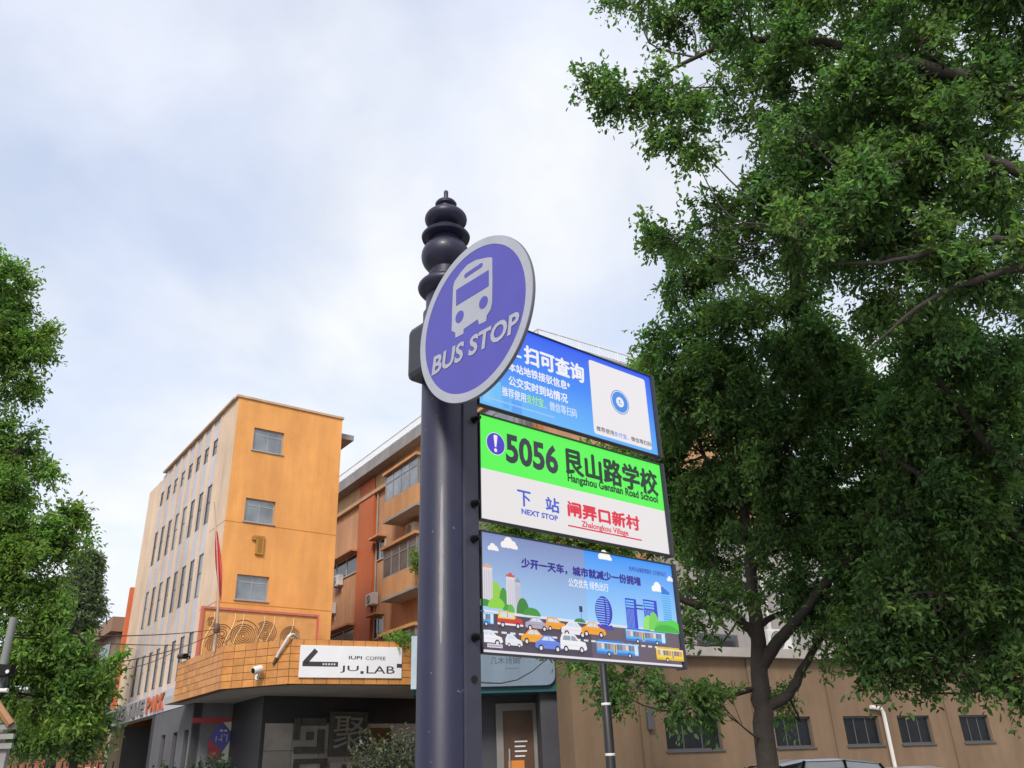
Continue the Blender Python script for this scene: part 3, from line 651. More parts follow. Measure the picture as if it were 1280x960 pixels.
m = MB(); m.bx(B, ub+0.01, ub+3.19, pw0+.002, pw0+0.5, 0, 4.412); m.build('porch_pier', mat('charcoal_render', (0.035, 0.036, 0.042), 0.7, var=0.2), ob)
m = MB(); m.bx(B, ub+3.14, ub+3.198, 6.6, 9.6, 0, 3.3); dr_ = m.build('porch_door', dkframe, ob)
m = MB()
for k in range(3): m.bx(B, ub+3.125, ub+3.138, 6.72+k*0.97, 7.55+k*0.97, 0.15, 3.15)
m.build('pane', pane, dr_, base=ob.location)
m = MB(); m.bx(B, -0.43, 0.968, -0.398, -0.1, 0, 4.408); m.build('poster_wall', mat('poster_grey', (0.22, 0.22, 0.245), 0.75, var=0.22, vscale=1.0, streak=True), ob)
q = B.onw(243, 900.5, -.4); m = MB(); m.bx(B, -0.432, 0.966, -0.408, -0.4, q[1]-0.09, q[1]+0.09); m.build('red_strip', mat('red_strip_paint', (0.50, 0.07, 0.075), 0.6), ob)
# CREATIVE PARK letters standing on the band
p0 = B.onu(151.6, 900, -0.5); p1 = B.onu(204.2, 886.5, -0.5); pt = B.onu(204.7, 872, -0.5)
lt = thing('letter_sign', 'metal CREATIVE PARK letters along the pale band under the slit windows', 'sign', B.p(-0.5, p1[0], 4.5))
chrome = mat('letter_metal', (0.5, 0.48, 0.46), 0.25, metal=0.9); redl = mat('letter_red', (0.45, 0.12, 0.05), 0.4)
words = 'CREATIVEPARK'; span = (p0[0]+1.6-p1[0]); adv = span/12.5
for i, ch in enumerate(words):
    wc = p0[0]+1.6 - (i + (0.5 if i > 7 else 0))*adv
    V, F = glyphs(ch, 0.03); lo, hi = V.min(0), V.max(0); P = (V-lo)/(hi-lo)
    mm = MB(); fwd = adv*0.78
    for dlt in (0, 0.06): mm.tris([B.p(-0.46-dlt, wc-float(p[0])*fwd, 4.52+float(p[1])*0.62) for p in P], F)
    # rim joining front and back outlines
    ed = {}
    for f in F:
        for k in range(len(f)):
            e = (f[k], f[(k+1) % len(f)]); key = tuple(sorted(e)); ed[key] = ed.get(key, 0)+1
    for (i0, i1), n_ in ed.items():
        if n_ == 1: mm.face([B.p(-0.46-dd, wc-float(P[ii][0])*fwd, 4.52+float(P[ii][1])*0.62) for ii, dd in ((i0, 0), (i1, 0), (i1, .06), (i0, .06))])
    mm.build('letter', redl if i > 7 else chrome, lt, normals=False)
# ---- relief mural panel with red border, standing on the canopy roof before the front wall
wP = -0.75
tl = B.onw(255, 762, wP); tr = B.onw(396, 770.2, wP)
pu0, pu1, pz1, pz0 = tl[0], tr[0], (tl[1]+tr[1])/2, 5.5
mu = thing('mural_panel', 'orange relief panel of concentric swirls with a worn red border', 'panel', B.p((pu0+pu1)/2, wP, pz0))
m = MB(); m.bx(B, pu0, pu1, wP, wP+0.12, pz0, pz1); m.build('backing', mat('mural_orange', (0.66, 0.31, 0.10), 0.8, var=0.25, vscale=1.6, bump=0.2), mu)
m = MB(); bw = 0.085
m.bx(B, pu0-bw, pu1+bw, wP-.06, wP+.13, pz1+.001, pz1+bw); m.bx(B, pu0-bw, pu0-.001, wP-.06, wP+.13, pz0, pz1); m.bx(B, pu1+.001, pu1+bw, wP-.06, wP+.13, pz0, pz1)
m.build('border', mat('worn_red', (0.52, 0.05, 0.03), 0.65, var=0.5, vscale=5, c2=(0.36, 0.2, 0.15)), mu)
m = MB(); mg = MB(); rl = random.Random(3)
centres = [(0.35, 1.75, .22, 4), (0.55, 0.85, .42, 6), (1.55, 1.25, .62, 8), (2.4, 1.45, .42, 6), (3.45, 1.3, .45, 7), (4.3, 0.7, .55, 6), (4.75, 1.1, .2, 4), (3.0, .35, .4, 5), (1.0, .2, .4, 5), (0.75, 1.3, .35, 4)]
for cu_, cz, rad, n_ in centres:
    for k in range(1, n_+1):
        r_ = rad*k/n_; a0 = rl.uniform(0, 360); sp = 360 if k < n_-1 else rl.uniform(150, 260)
        pts = []
        for t in range(int(sp/12)+1):
            th = R(a0+t*12); pu_, pz_ = pu0+cu_+r_*math.cos(th), pz0+cz+r_*math.sin(th)*0.95
            if pu0+.03 < pu_ < pu1-.03 and pz_ < pz1-.03: pts.append(B.p(pu_, wP-.004, pz_))
            else:
                if len(pts) > 2: m.tube(pts, 0.016, 5)
                pts = []
        if len(pts) > 2: m.tube(pts, 0.016, 5)
for k in range(9):
    u_ = pu0+0.6+k*0.55+rl.uniform(-.2, .2); z_ = pz1-.1; pts = []
    for t in range(9): pts.append(B.p(u_-0.05*t+0.06*math.sin(t), wP-.002, z_-t*0.22))
    mg.tube([p for p in pts if p.z > pz0+.05], 0.02, 5) if u_ < pu1-.5 else None
m.build('swirl_lines', mat('mural_brown', (0.20, 0.10, 0.045), 0.8), mu); mg.build('pale_lines', mat('mural_cream', (0.72, 0.5, 0.26), 0.8), mu)
# ---- tiled canopy
ZC = 4.38
cp = [B.onz(216.6, 878.3, ZC), B.onz(274.7, 861.9, ZC), B.onz(360, 855, ZC), B.onz(514.5, 856, ZC)]
ztop = 5.92
def z_over(x, y, uw):   # height of survey point (x,y) above plan point uw
    p = B.p(uw[0], uw[1], 0); d = ray(x, y); return EYE + d.z*math.hypot(p.x, p.y)/math.hypot(d.x, d.y)
ztop = (z_over(221, 831, cp[0])+z_over(279.4, 804.4, cp[1])+z_over(366, 798, cp[2])+z_over(514, 803.5, cp[3]))/4
cn = thing('tiled_canopy', 'orange tiled canopy wrapping the corner of the orange block', 'canopy', B.p(0.5, -4, ZC))
tile_o = mat('orange_tile', (0.56, 0.245, 0.068), 0.45, var=0.2, vscale=4, tint=True, spec=0.4); grout = mat('tile_grout', (0.16, 0.09, 0.05), 0.9)
m = MB(); tl_ = MB(); rt_ = random.Random(5); NR = 6; hz = (ztop-ZC)/NR
for k in range(3):
    p, q = Vector(cp[k]), Vector(cp[k+1]); d = (q-p); L_ = d.length; d = d/L_; nn = Vector((d.y, -d.x))      # outward (towards the street)
    if nn.dot(Vector(B.E.dot(EYEP-B.O) and (B.E.dot(EYEP-B.O), B.W.dot(EYEP-B.O)))-p) < 0: nn = -nn
    pt_ = lambda s, o, z: B.p(p.x+d.x*s+nn.x*o, p.y+d.y*s+nn.y*o, z)
    inn = 0.28
    m.hexa([pt_(0, 0, ZC), pt_(L_, 0, ZC), pt_(L_, -inn, ZC), pt_(0, -inn, ZC)], [pt_(0, 0, ztop), pt_(L_, 0, ztop), pt_(L_, -inn, ztop), pt_(0, -inn, ztop)])
    nc = max(2, round(L_/0.40)); cw = L_/nc
    for i in range(nc):
        for j in range(NR):
            v_ = rt_.uniform(0.82, 1.08); tl_.col = (v_, v_*rt_.uniform(.94, 1.03), v_*rt_.uniform(.9, 1.1))
            g_ = 0.009; z0, z1 = ZC+j*hz+g_, ZC+(j+1)*hz-g_
            tl_.hexa([pt_(i*cw+g_, 0.001, z0), pt_((i+1)*cw-g_, 0.001, z0), pt_((i+1)*cw-g_, 0.012, z0), pt_(i*cw+g_, 0.012, z0)], [pt_(i*cw+g_, 0.001, z1), pt_((i+1)*cw-g_, 0.001, z1), pt_((i+1)*cw-g_, 0.012, z1), pt_(i*cw+g_, 0.012, z1)])
m.build('fascia', grout, cn); tl_.build('fascia_tiles', tile_o, cn, tint=True)
SW_ = -3.45; m = MB(); back = [(7.6, SW_-.1), (7.6, -0.42), (-0.46, -0.42), (-0.46, 0.6), (cp[0][0]+.02, 0.6)]
inset = lambda c: (c[0]+.04, c[1]+.05)
m.prism([B.p(*inset(c), ZC+0.03) for c in cp]+[B.p(*c, ZC+0.03) for c in back], Z*0.25); m.build('soffit_slab', mat('canopy_soffit', (0.36, 0.35, 0.35), 0.85, var=0.2, vscale=0.8), cn)
# ---- stone block under the canopy
sb = thing('stone_shopfront', 'stone-clad shopfront block with a shade-darkened side under the tiled canopy', 'shopfront', B.p(3, -2, 0))
stone = mat('stone_cladding', (0.40, 0.36, 0.33), 0.6, var=0.28, vscale=1.1, bump=0.15, tint=True); dstone = mat('shadowed_stone', (0.03, 0.03, 0.033), 0.45, var=0.3)  # near black: canopy shadow painted into side and top band; also the joints
SU0, SU1, SW = 0.972, 7.4, -3.45
m = MB(); m.bx(B, SU0, SU1, SW, -0.41, 0, ZC+.025); m.build('wall', dstone, sb)
m = MB(); rs_ = random.Random(8); cw = 0.98; hh = 0.86
for i in range(7):
    for j in range(4):
        v_ = rs_.uniform(.85, 1.1); m.col = (v_, v_, v_)
        a0, a1 = SU0+.12+i*cw, min(SU1, SU0+.12+(i+1)*cw); z0, z1 = 0.1+j*hh, 0.1+(j+1)*hh
        if a1-a0 > .1: m.bx(B, a0+.008, a1-.008, SW-.03, SW-.002, z0+.008, z1-.008)
m.build('stone_slabs', stone, sb, tint=True)
# relief characters
SWF = SW-.032
fr_m = mat('relief_stone', (0.085, 0.088, 0.08), 0.75, var=0.4, vscale=3, bump=0.6, bscale=18)
def relief_rect(m, x0, y0, x1, y1, d=0.12, x2=None):
    u0, z1 = B.onw(x0, y0, SWF); u1, _ = B.onw(x1, y0, SWF); _, z0 = B.onw(x0, y1, SWF); m.bx(B, u0, u1, SWF-d, SWF, z0, z1)
rc = thing('relief_character', 'square seal character of dark stone bars left of the carved slab', 'relief sign', B.p(B.onw(387, 920, SWF)[0], SWF, B.onw(387, 945, SWF)[1]))
m = MB()
for q in ((376, 897.5, 407, 907), (368, 898, 375, 925), (383, 915, 391, 925), (397, 912, 405, 934), (367, 934, 404, 942)): relief_rect(m, *q)
m.build('stroke', fr_m, rc, bevel=0.01)
rc = thing('relief_character', 'open square character of dark stone bars at the foot of the shopfront', 'relief sign', B.p(B.onw(385, 955, SWF)[0], SWF, 0.9))
m = MB()
for q in ((367, 949, 408, 955), (366, 955.5, 373, 985), (400, 955.5, 408, 985)): relief_rect(m, *q)
m.build('stroke', fr_m, rc, bevel=0.01)
u0, z1 = B.onw(412, 889.5, SWF); u1, _ = B.onw(459, 889.5, SWF); _, z0 = B.onw(412, 945.5, SWF)
rc = thing('relief_slab', 'square dark stone slab carved with one large character', 'relief sign', B.p((u0+u1)/2, SWF, z0))
m = MB(); m.bx(B, u0, u1, SWF-.1, SWF, z0, z1); m.build('slab', fr_m, rc, bevel=0.01)
P_, F_ = fit_text('聚', u0+.14, z0+.2, u1-.14, z1-.16, 0.0)
m = MB()
for dd in (0.101, 0.15): m.tris([B.p(float(p[0]), SWF-dd, float(p[1])) for p in P_], F_)
ed = {}
for f in F_:
    for k in range(len(f)): key = tuple(sorted((f[k], f[(k+1) % len(f)]))); ed[key] = ed.get(key, 0)+1
for (i0, i1), n_ in ed.items():
    if n_ == 1: m.face([B.p(float(P_[ii][0]), SWF-dd, float(P_[ii][1])) for ii, dd in ((i0, .101), (i1, .101), (i1, .15), (i0, .15))])
m.build('character', mat('relief_edge', (0.30, 0.28, 0.25), 0.8, var=0.3, vscale=4), rc, normals=False)
u0, z1 = B.onw(411, 953, SWF); u1, _ = B.onw(455, 953, SWF)
rc = thing('relief_slab', 'lower carved slab of pale stone half hidden by the leafy shrub', 'relief sign', B.p((u0+u1)/2, SWF, z1-1.1))
m = MB(); m.bx(B, u0, u1, SWF-.08, SWF, z1-1.1, z1); m.build('slab', stone, rc, bevel=0.01, tint=True)
m = MB(); m.bx(B, u0+.2, u1-.2, SWF-.12, SWF-.081, z1-.32, z1-.2); m.bx(B, u0+.45, u0+.6, SWF-.121, SWF-.082, z1-.6, z1-.08); m.build('character', fr_m, rc)
u0, z1 = B.onw(461, 910, SWF); u1, _ = B.onw(489, 910, SWF); _, z0 = B.onw(461, 937, SWF)
pq = thing('brass_plaque', 'dull brass plaque on the stone wall above the shrub', 'plaque', B.p((u0+u1)/2, SWF, z0))
m = MB(); m.bx(B, u0, u1, SWF-.03, SWF, z0, z1); m.build('plate', mat('dull_brass', (0.17, 0.11, 0.03), 0.5, metal=0.5, var=0.3), pq, bevel=0.006)
m = MB(); m.bx(B, u0+.05, u1-.05, SWF-.036, SWF-.031, z0+.05, z0+.07); m.bx(B, u0+.05, u1-.05, SWF-.036, SWF-.031, z1-.07, z1-.05); m.build('ridge', mat('dull_brass_edge', (0.24, 0.17, 0.06), 0.4, metal=0.6), pq)
# poster on the poster wall
c = B.onw(277.5, 921, -.4); wPf = -0.415
po = thing('wall_poster', 'blue diamond poster with red and white corners below the red strip', 'poster', B.p(c[0], wPf, c[1]-1.2))
hw_ = 0.78
def poly_on(m, pts, t=0.006, o=0.0): m.prism([B.p(u, wPf-o, z) for u, z in pts], B.W*t)
m = MB(); umax = 0.962
cl_ = lambda pts: [(min(u, umax), z) for u, z in pts]
qn = lambda x, y: B.onw(x, y, wPf)
m = MB(); poly_on(m, [qn(262, 921), qn(277.5, 903), (umax, qn(288, 916)[1]), (umax, qn(288, 924)[1]), qn(277.5, 938)]); m.build('blue_sheet', mat('poster_blue', (0.13, 0.13, 0.50), 0.5, var=.08), po)
m = MB(); poly_on(m, [qn(261, 922.5), qn(276.5, 939.5), qn(270, 950), qn(259, 948)]); m.build('red_sheet', mat('poster_red', (0.5, 0.09, 0.12), 0.55, var=.3, vscale=6), po)
m = MB(); poly_on(m, [qn(279, 903), (umax, qn(288, 902)[1]), (umax, qn(288, 914)[1])]); poly_on(m, [qn(278, 940), (umax, qn(288, 926)[1]), (umax, qn(288, 958)[1]), qn(272, 951)]); m.build('white_sheet', mat('poster_white', (0.7, 0.69, 0.66), 0.55), po)
m = MB()
for i, (x0, x1, y0, y1) in enumerate(((275, 279, 912, 914.5), (280.5, 284, 912, 914.5), (270, 271, 920, 927), (273, 276, 924, 925), (277, 278, 918, 927), (279.5, 282.5, 918, 919), (283.5, 284.5, 918, 927))):
    u0, z1 = qn(x0, y0); u1, _ = qn(x1, y0); _, z0 = qn(x0, y1); m.bx(B, u0, u1, wPf-.003, wPf-.0005, z0, z1)
m.build('lettering', MATS['poster_white'], po)
# ---- JU.LAB board on the canopy
p, q = Vector(cp[2]), Vector(cp[3]); d = (q-p).normalized()
JF = Frame(B.p(p.x, p.y, 0), math.atan2((B.E*d.x+B.W*d.y).y, (B.E*d.x+B.W*d.y).x))
wj = -0.06
jq = lambda x, y: JF.onw(x, y, wj)
tl, br = jq(376, 806), jq(502, 848.5)
jz1 = (jq(376, 806)[1]+jq(502, 809.5)[1])/2; jz0 = (jq(376, 846.5)[1]+jq(502, 848.5)[1])/2
jb = thing('shop_sign', 'white JU.LAB coffee board on the orange tiled canopy', 'sign', JF.p((tl[0]+br[0])/2, wj, jz0))
m = MB(); m.bx(JF, tl[0], br[0], wj, -0.013, jz0, jz1); m.build('board', mat('white_board', (0.72, 0.72, 0.74), 0.45, var=0.05, vscale=2), jb, bevel=0.01)
a = Art(JF.p(0, wj, 0), JF.E, Z, -JF.W, start=0.003)
blk = (0.035, 0.032, 0.035)
def TJ(s, LB, RT, bold): u0, z0 = jq(*LB); u1, z1 = jq(*RT); a.text(s, u0, z0, u1, z1, blk, bold)
TJ('IUPI', (436, 824.2), (452.5, 820.2), 0.02); TJ('COFFEE', (457, 825.0), (482, 821.0), 0.006)
TJ('JU', (425, 840.8), (448.5, 832.2), 0.004); TJ('LAB', (458, 841.8), (493.5, 833), 0.004)
u_, z_ = jq(452.5, 841); a.rect(u_-.05, z_-.03, u_+.05, z_+.05, blk)
b0, b1, b2 = jq(381, 828.5), jq(395.5, 812.5), jq(422.5, 831)
th = 0.075
dv = (Vector(b1)-Vector(b0)).normalized(); nv = Vector((-dv.y, dv.x))*th
a.poly([tuple(Vector(b0)-nv), tuple(Vector(b1)-nv), tuple(Vector(b1)+nv), tuple(Vector(b0)+nv)], blk)
a.rect(b0[0]-.07, b0[1]-.10, b2[0], b0[1]+.04, blk); a.up()
for k in range(5): u_ = b0[0]+.55+k*.085; a.rect(u_, b0[1]-.055, u_+.05, b0[1]-.005, (0.6, 0.6, 0.6))
q = jq(496, 831); a.rect(q[0], q[1]-.09, br[0]-.005, q[1]+.03, blk)
flatcol = mat('printed_lettering', (1, 1, 1), 0.5, tint=True)
a.build('lettering', flatcol, jb, jb.location)
# ---- small things on the canopy: pipe, security camera, spotlight, flagpole, pot plant
CF = Frame(B.p(cp[1][0], cp[1][1], 0), 0); dd_ = Vector(cp[2])-Vector(cp[1]); dw = B.E*dd_.x+B.W*dd_.y; CF = Frame(B.p(cp[1][0], cp[1][1], 0), math.atan2(dw.y, dw.x))
def cpt(x, y, w): u, z = CF.onw(x, y, w); return CF.p(u, w, z)
whitep = mat('white_pipe', (0.66, 0.64, 0.60), 0.5, var=0.15)
pi_ = thing('bent_pipe', 'bent white pipe reaching over the tiled canopy edge', 'pipe', cpt(342, 830, -.05))
m = MB(); m.tube([cpt(342.5, 829, -.03), cpt(349, 815.5, -.10), cpt(361, 795.5, -.15), cpt(363.5, 793.3, -.10), cpt(367, 793.2, 0.1), cpt(371, 797, 0.7)], 0.045, 10); m.build('tube', whitep, pi_, smooth=True)
m = MB(); m.tube([cpt(342, 830, -.025), cpt(346, 821.5, -.07)], 0.052, 10); m.build('sleeve', mat('rusty_sleeve', (0.12, 0.07, 0.05), 0.7), pi_, smooth=True)
cm = thing('security_camera', 'white bullet security camera on the tiled canopy below the bent pipe', 'camera', cpt(322, 846, 0))
m = MB(); c0, c1 = cpt(316.5, 838.5, -.42), cpt(326, 836, -.16); m.tube([c0, c0+(c1-c0)*.15, c1], [0.10, 0.115, 0.115], 16); m.build('housing', whitep, cm, smooth=True)
m = MB(); dn = (c1-c0).normalized(); m.tube([c0-dn*.004, c0-dn*.012], 0.08, 16); m.build('lens', bolt_m, cm)
m = MB(); m.tube([c1-dn*.15, cpt(324, 842, -.2), cpt(322, 846.5, -.12), cpt(322, 846.5, -.0)], 0.032, 8); k_ = cpt(322, 846.5, 0); m.tube([k_+CF.W*-.03, k_+CF.W*0.0], 0.085, 14); m.build('bracket', whitep, cm, smooth=True)
# left spot lamp on the canopy end
sp_ = B.onz(232, 829, ztop+.05); sq = B.p(sp_[0]+.3, sp_[1], ztop)
sl_ = thing('spot_lamp', 'small black spot lamp on the left end of the canopy', 'lamp', B.p(cp[0][0]+.2, cp[0][1]-.6, ztop))
bb = Vector(sl_.location); m = MB(); m.tube([bb, bb+Z*.16, bb+Z*.2-B.E*.2], 0.03, 8); m.build('arm', bolt_m, sl_)
m = MB(); m.tube([bb+Z*.12-B.W*.35-B.E*.25, bb+Z*.2+B.W*.35-B.E*.25], 0.10, 10); m.build('head', bolt_m, sl_, smooth=True)
fpD = 0.35
fpts = [(266.5, 812), (269.5, 795), (271.2, 784), (273.3, 740), (271.5, 690), (267.8, 627)]
fcD = math.hypot(B.p(*cp[1], 0).x, B.p(*cp[1], 0).y)+0.7
fp = thing('flagpole', 'thin bent flagpole with a limp red flag on the canopy corner', 'flagpole', at(266.5, 808, fcD))
pth = [at(x, y, fcD) for x, y in fpts]; pth[0] = Vector((pth[1].x, pth[1].y, ztop-.1))
m = MB(); m.tube(pth, [.05, .045, .045, .035, .028, .015], 10); m.build('pole', mat('weathered_pole', (0.45, 0.36, 0.28), 0.55, var=0.3), fp, smooth=True)
# flag: folded hanging cloth
NU, NV = 16, 22; top = at(270.3, 664, fcD); bot = at(276, 742, fcD); fl = MB(); ax = (bot-top); rtv = Vector((pth[3]-EYEP).cross(Z)).normalized(); dep = rtv.cross(Z).normalized()
grid = []
for i in range(NV+1):
    t = i/NV; row = []
    wd = 0.05+0.22*math.sin(math.pi*min(1, t*0.85+.05))**1.2*(1-.25*t)
    for j in range(NU+1):
        s_ = j/NU; fold = math.sin(s_*15+t*2.5)*0.07*(0.4+t); row.append(top+ax*t + rtv*((s_-.45)*wd) + dep*fold + Z*(-0.35*s_*t))
    grid.append(row)
for i in range(NV):
    for j in range(NU): fl.face([grid[i][j], grid[i+1][j], grid[i+1][j+1], grid[i][j+1]])
fo = fl.build('flag', mat('red_cloth', (0.72, 0.13, 0.13), 0.8, var=0.2, vscale=3), fp, smooth=True)
m = MB(); kp = pth[2]; m.tube([kp-Z*.18, kp-Z*.1, kp+Z*.12], [.09, .12, .06], 10); m.build('collar', mat('rusty_sleeve', (0.12, 0.07, 0.05), 0.7), fp, smooth=True)

# ================================================================== RESIDENTIAL BLOCK
RBF = Frame(B.p(8.72, -9.78, 0), R(34.46))
RU = 0.65                                              # facade plane u
RW1 = 27.0
rb_wall = mat('apricot_render', (0.55, 0.30, 0.16), 0.85, var=0.2, vscale=0.7, bump=0.15, streak=True)
RWN = -0.1                           # near corner of the block
zr = lambda x, y: RBF.onu(x, y, RU)
rb = thing('apartment_building', 'apricot apartment block with glazed balconies and a railed flat roof', 'building', RBF.p(RU, RWN, 0))
ZR = 18.0             # rail top
z0p = lambda x, y: RBF.onu(x, y, -.1)[1]; zslab1 = (z0p(428, 601)+z0p(530, 526.5))/2; zslab0 = (z0p(428, 612)+z0p(530, 541))/2
print('resid', ZR, zslab1, zslab0, RWN)
m = MB(); m.bx(RBF, RU, RU+11, RWN+.5, RW1, 0, zslab0-.002); m.build('wall', rb_wall, rb)
m = MB(); m.bx(RBF, RU-0.75, RU+14, RWN, RW1+.3, zslab0, zslab1); m.build('roof_slab', mat('grey_eaves', (0.24, 0.235, 0.24), 0.85, var=0.25, vscale=1.1), rb)
m = MB(); m.bx(RBF, RU+11.002, RU+13.5, RWN+.52, RWN+8, 0, zslab0-.002); m.build('end_wing', rb_wall, rb)
zfr = zr(500, 566)[1]
m = MB(); m.bx(RBF, RU-0.22, RU-.002, RWN+.3, RW1, zslab0-1.05, zslab0-.85); m.bx(RBF, RU-0.10, RU-.003, RWN+.4, RW1, zslab0-.848, zslab0-.002); m.build('frieze', mat('cream_render', (0.55, 0.38, 0.22), 0.85, var=0.2, vscale=0.9, streak=True), rb)
# roof railing: white bars all round the edge
rl_m = mat('white_railing', (0.70, 0.70, 0.68), 0.5)
m = MB(); zt_, zb2 = ZR, zslab1
def rail(p0, p1, n):
    d = (p1-p0)
    m.tube([p0+Z*(zt_), p1+Z*(zt_)], 0.035, 6); m.tube([p0+Z*(zb2+.12), p1+Z*(zb2+.12)], 0.025, 5)
    for k in range(n+1): q = p0+d*(k/n); m.tube([q+Z*(zb2-.02), q+Z*zt_], 0.03 if k % 8 == 0 else 0.013, 5)
rail(RBF.p(RU-.65, RWN+.1, 0), RBF.p(RU-.65, RW1, 0), 190); rail(RBF.p(RU-.65, RWN+.1, 0), RBF.p(RU+13.8, RWN+.1, 0), 110)
m.build('roof_railing', rl_m, rb)
m = MB(); m.bx(RBF, RU+2, RU+12, RWN+2.5, RWN+7, zslab1+.002, zslab1+1.1); m.build('roof_wall', mat('pale_roof_wall', (0.62, 0.60, 0.56), 0.8, var=0.15), rb)
# red-orange vertical panel
redp = mat('terracotta_panel', (0.50, 0.125, 0.024), 0.6, var=0.15, vscale=1.0, streak=True)
w_a, z_a = RBF.onu(450, 607, RU-.16); w_b, z_b2 = RBF.onu(469, 597, RU-.16)
m = MB(); m.bx(RBF, RU-.16, RU-.004, w_b, w_a, 3.0, (z_a+z_b2)/2); vp = m.build('vertical_panel', redp, rb)
# window bands
wf = mat('white_window_frame', (0.5, 0.5, 0.5), 0.5, var=0.1)
def band(w0, w1, z0, z1, n, name='window_band'):
    m = MB(); ft = .05
    m.bx(RBF, RU-.06, RU-.004, w0, w1, z0, z0+ft); m.bx(RBF, RU-.06, RU-.004, w0, w1, z1-ft, z1)
    for k in range(n+1): c = w0+(w1-w0)*k/n; m.bx(RBF, RU-.055, RU-.006, c-.03, c+.03, z0+ft, z1-ft)
    o = m.build(name, wf, rb); g = MB(); g.bx(RBF, RU-.03, RU-.008, w0+.03, w1-.03, z0+ft, z1-ft); g.build('pane', panedk, o, base=rb.location)
    s_ = MB(); s_.bx(RBF, RU-.5, RU-.003, w0-.1, w1+.1, z1+.05, z1+.15); s_.build('hood', rb_wall, o, base=rb.location)
storey = 3.0
# bays: measured top bay and next bay
bt0 = zr(481, 594); bt1 = zr(528, 567)          # awning line of the upper bay
zp = lambda x, y: RBF.onu(x, y, RU-1.05); bay_z = [zp(500, 580)[1], zp(498, 675)[1], zp(495, 786)[1]]
print('bays', bay_z, bt0, bt1)
storey = (bay_z[0]-bay_z[2])/2
lightframe = mat('grey_window_frame', (0.22, 0.23, 0.235), 0.5, var=0.1)
BW1 = zp(480, 640)[0]; BW0 = zp(521, 630)[0]
def bay(w0, w1, ztp):
    P = 1.05; t = bay_rt
    a_ = MB(); a_.bx(RBF, RU-P-.12, RU-.004, w0-.08, w1+.08, ztp-.14, ztp); o = a_.build('balcony', mat('apricot_band', (0.56, 0.29, 0.12), 0.8, var=0.2, streak=True), rb)
    s_ = MB(); pz1 = ztp-1.55; pz0 = pz1-0.95
    s_.bx(RBF, RU-P, RU-.004, w0, w1, pz0, pz1); s_.build('parapet', mat('apricot_parapet', (0.58, 0.31, 0.14), 0.8, var=0.18, streak=True, vscale=1.2), o, base=rb.location)
    s_ = MB(); s_.bx(RBF, RU-P-.03, RU-.005, w0-.03, w1+.03, pz0-.12, pz0-.002); s_.build('slab', concrete, o, base=rb.location)
    f = MB(); zt2 = ztp-.142; ft = .05
    for zz in (pz1+.002, zt2-ft, pz1+(zt2-pz1)*.66):
        f.bx(RBF, RU-P+.02, RU-P+.07, w0+.02, w1-.02, zz, zz+ft); f.bx(RBF, RU-P+.072, RU-.006, w0+.02, w0+.07, zz, zz+ft); f.bx(RBF, RU-P+.072, RU-.006, w1-.07, w1-.02, zz, zz+ft)
    for k in range(5): c = w0+.05+(w1-w0-.1)*k/4; f.bx(RBF, RU-P+.023, RU-P+.067, c-.035, c+.035, pz1+.004, zt2-.004)
    for k in range(3):
        c = RU-P+.12+(P-.16)*k/2
        for w_ in (w0+.023, w1-.067): f.bx(RBF, c-.03, c+.03, w_, w_+.044, pz1+.004, zt2-.004)
    f.build('glazing_frame', lightframe, o, base=rb.location)
    g = MB(); g.bx(RBF, RU-P+.04, RU-P+.05, w0+.07, w1-.07, pz1+.05, zt2-.05); g.bx(RBF, RU-P+.07, RU-.01, w0+.04, w0+.05, pz1+.05, zt2-.05); g.bx(RBF, RU-P+.07, RU-.01, w1-.05, w1-.04, pz1+.05, zt2-.05)
    g.build('pane', pane, o, base=rb.location)
    return o
bay_rt = 0
for i, zt3 in enumerate(bay_z): bay(BW0, BW1, zt3)
for i, zt3 in enumerate(bay_z): bay(BW0-8.2, BW0-3.8, zt3)
wl1, zl1 = zr(424, 622); wl0, _ = zr(448, 610)
for i in range(4):
    zt3 = zr(436, 618)[1] - i*storey + 0.1
    band(w_a+.15, RW1-1, zt3-1.05, zt3, 5)
    band(w_b-1.25, w_b-.2, zt3-1.05, zt3, 2)
    if i > 0 or True:
        band(BW0-3.6, BW0-.3, zt3-1.1, zt3, 3)
# narrow brown shutter panel near the corner, seen between the lit panels
q0 = zr(655, 535); q1 = zr(677, 545)
m = MB()
for k in range(7): m.bx(RBF, RU-.09, RU-.004, RWN+1.0+k*.32, RWN+1.0+k*.32+.24, q1[1]-2.2, q1[1]+1.6)
m.build('slatted_screen', mat('brown_slat', (0.36, 0.15, 0.05), 0.7, var=0.2), rb)
# AC units (things)
def ac_unit(loc, az, label, group='air conditioner boxes on the walls'):
    t = thing('air_conditioner', label, 'air conditioner', (0, 0, 0), group)
    f = Frame((0, 0, 0), 0)
    m = MB(); m.bx(f, -.42, .42, -.34, -.02, 0, .58); m.build('case', mat('ac_white', (0.58, 0.57, 0.55), 0.5, var=0.2, vscale=3), t, bevel=.015)
    m = MB(); m.tube([(-.1, -.341, .29), (-.1, -.352, .29)], .24, 24); 
    fan = m.build('fan_grille', mat('ac_grille', (0.12, 0.12, 0.125), 0.6), t)
    m = MB()
    for k in range(4): r_ = .05+.05*k; m.tube([(-.1+r_*math.cos(R(q*20)), -.355, .29+r_*math.sin(R(q*20))) for q in range(19)], .004, 4)
    m.build('ring', MATS['ac_white'], fan, base=(0, 0, 0))
    m = MB()
    for sx in (-.3, .3): m.bx(f, sx-.02, sx+.02, -.36, 0, -.05, -.004); m.bx(f, sx-.02, sx+.02, -.02, 0, -.35, -.052)
    m.build('bracket', MATS['ac_white'], t); t.location = loc; t.rotation_euler.z = az; del t['_base']; return t
ac0 = None
sideaz = math.atan2(RBF.W.y, RBF.W.x)+math.pi   # a unit whose front faces -E
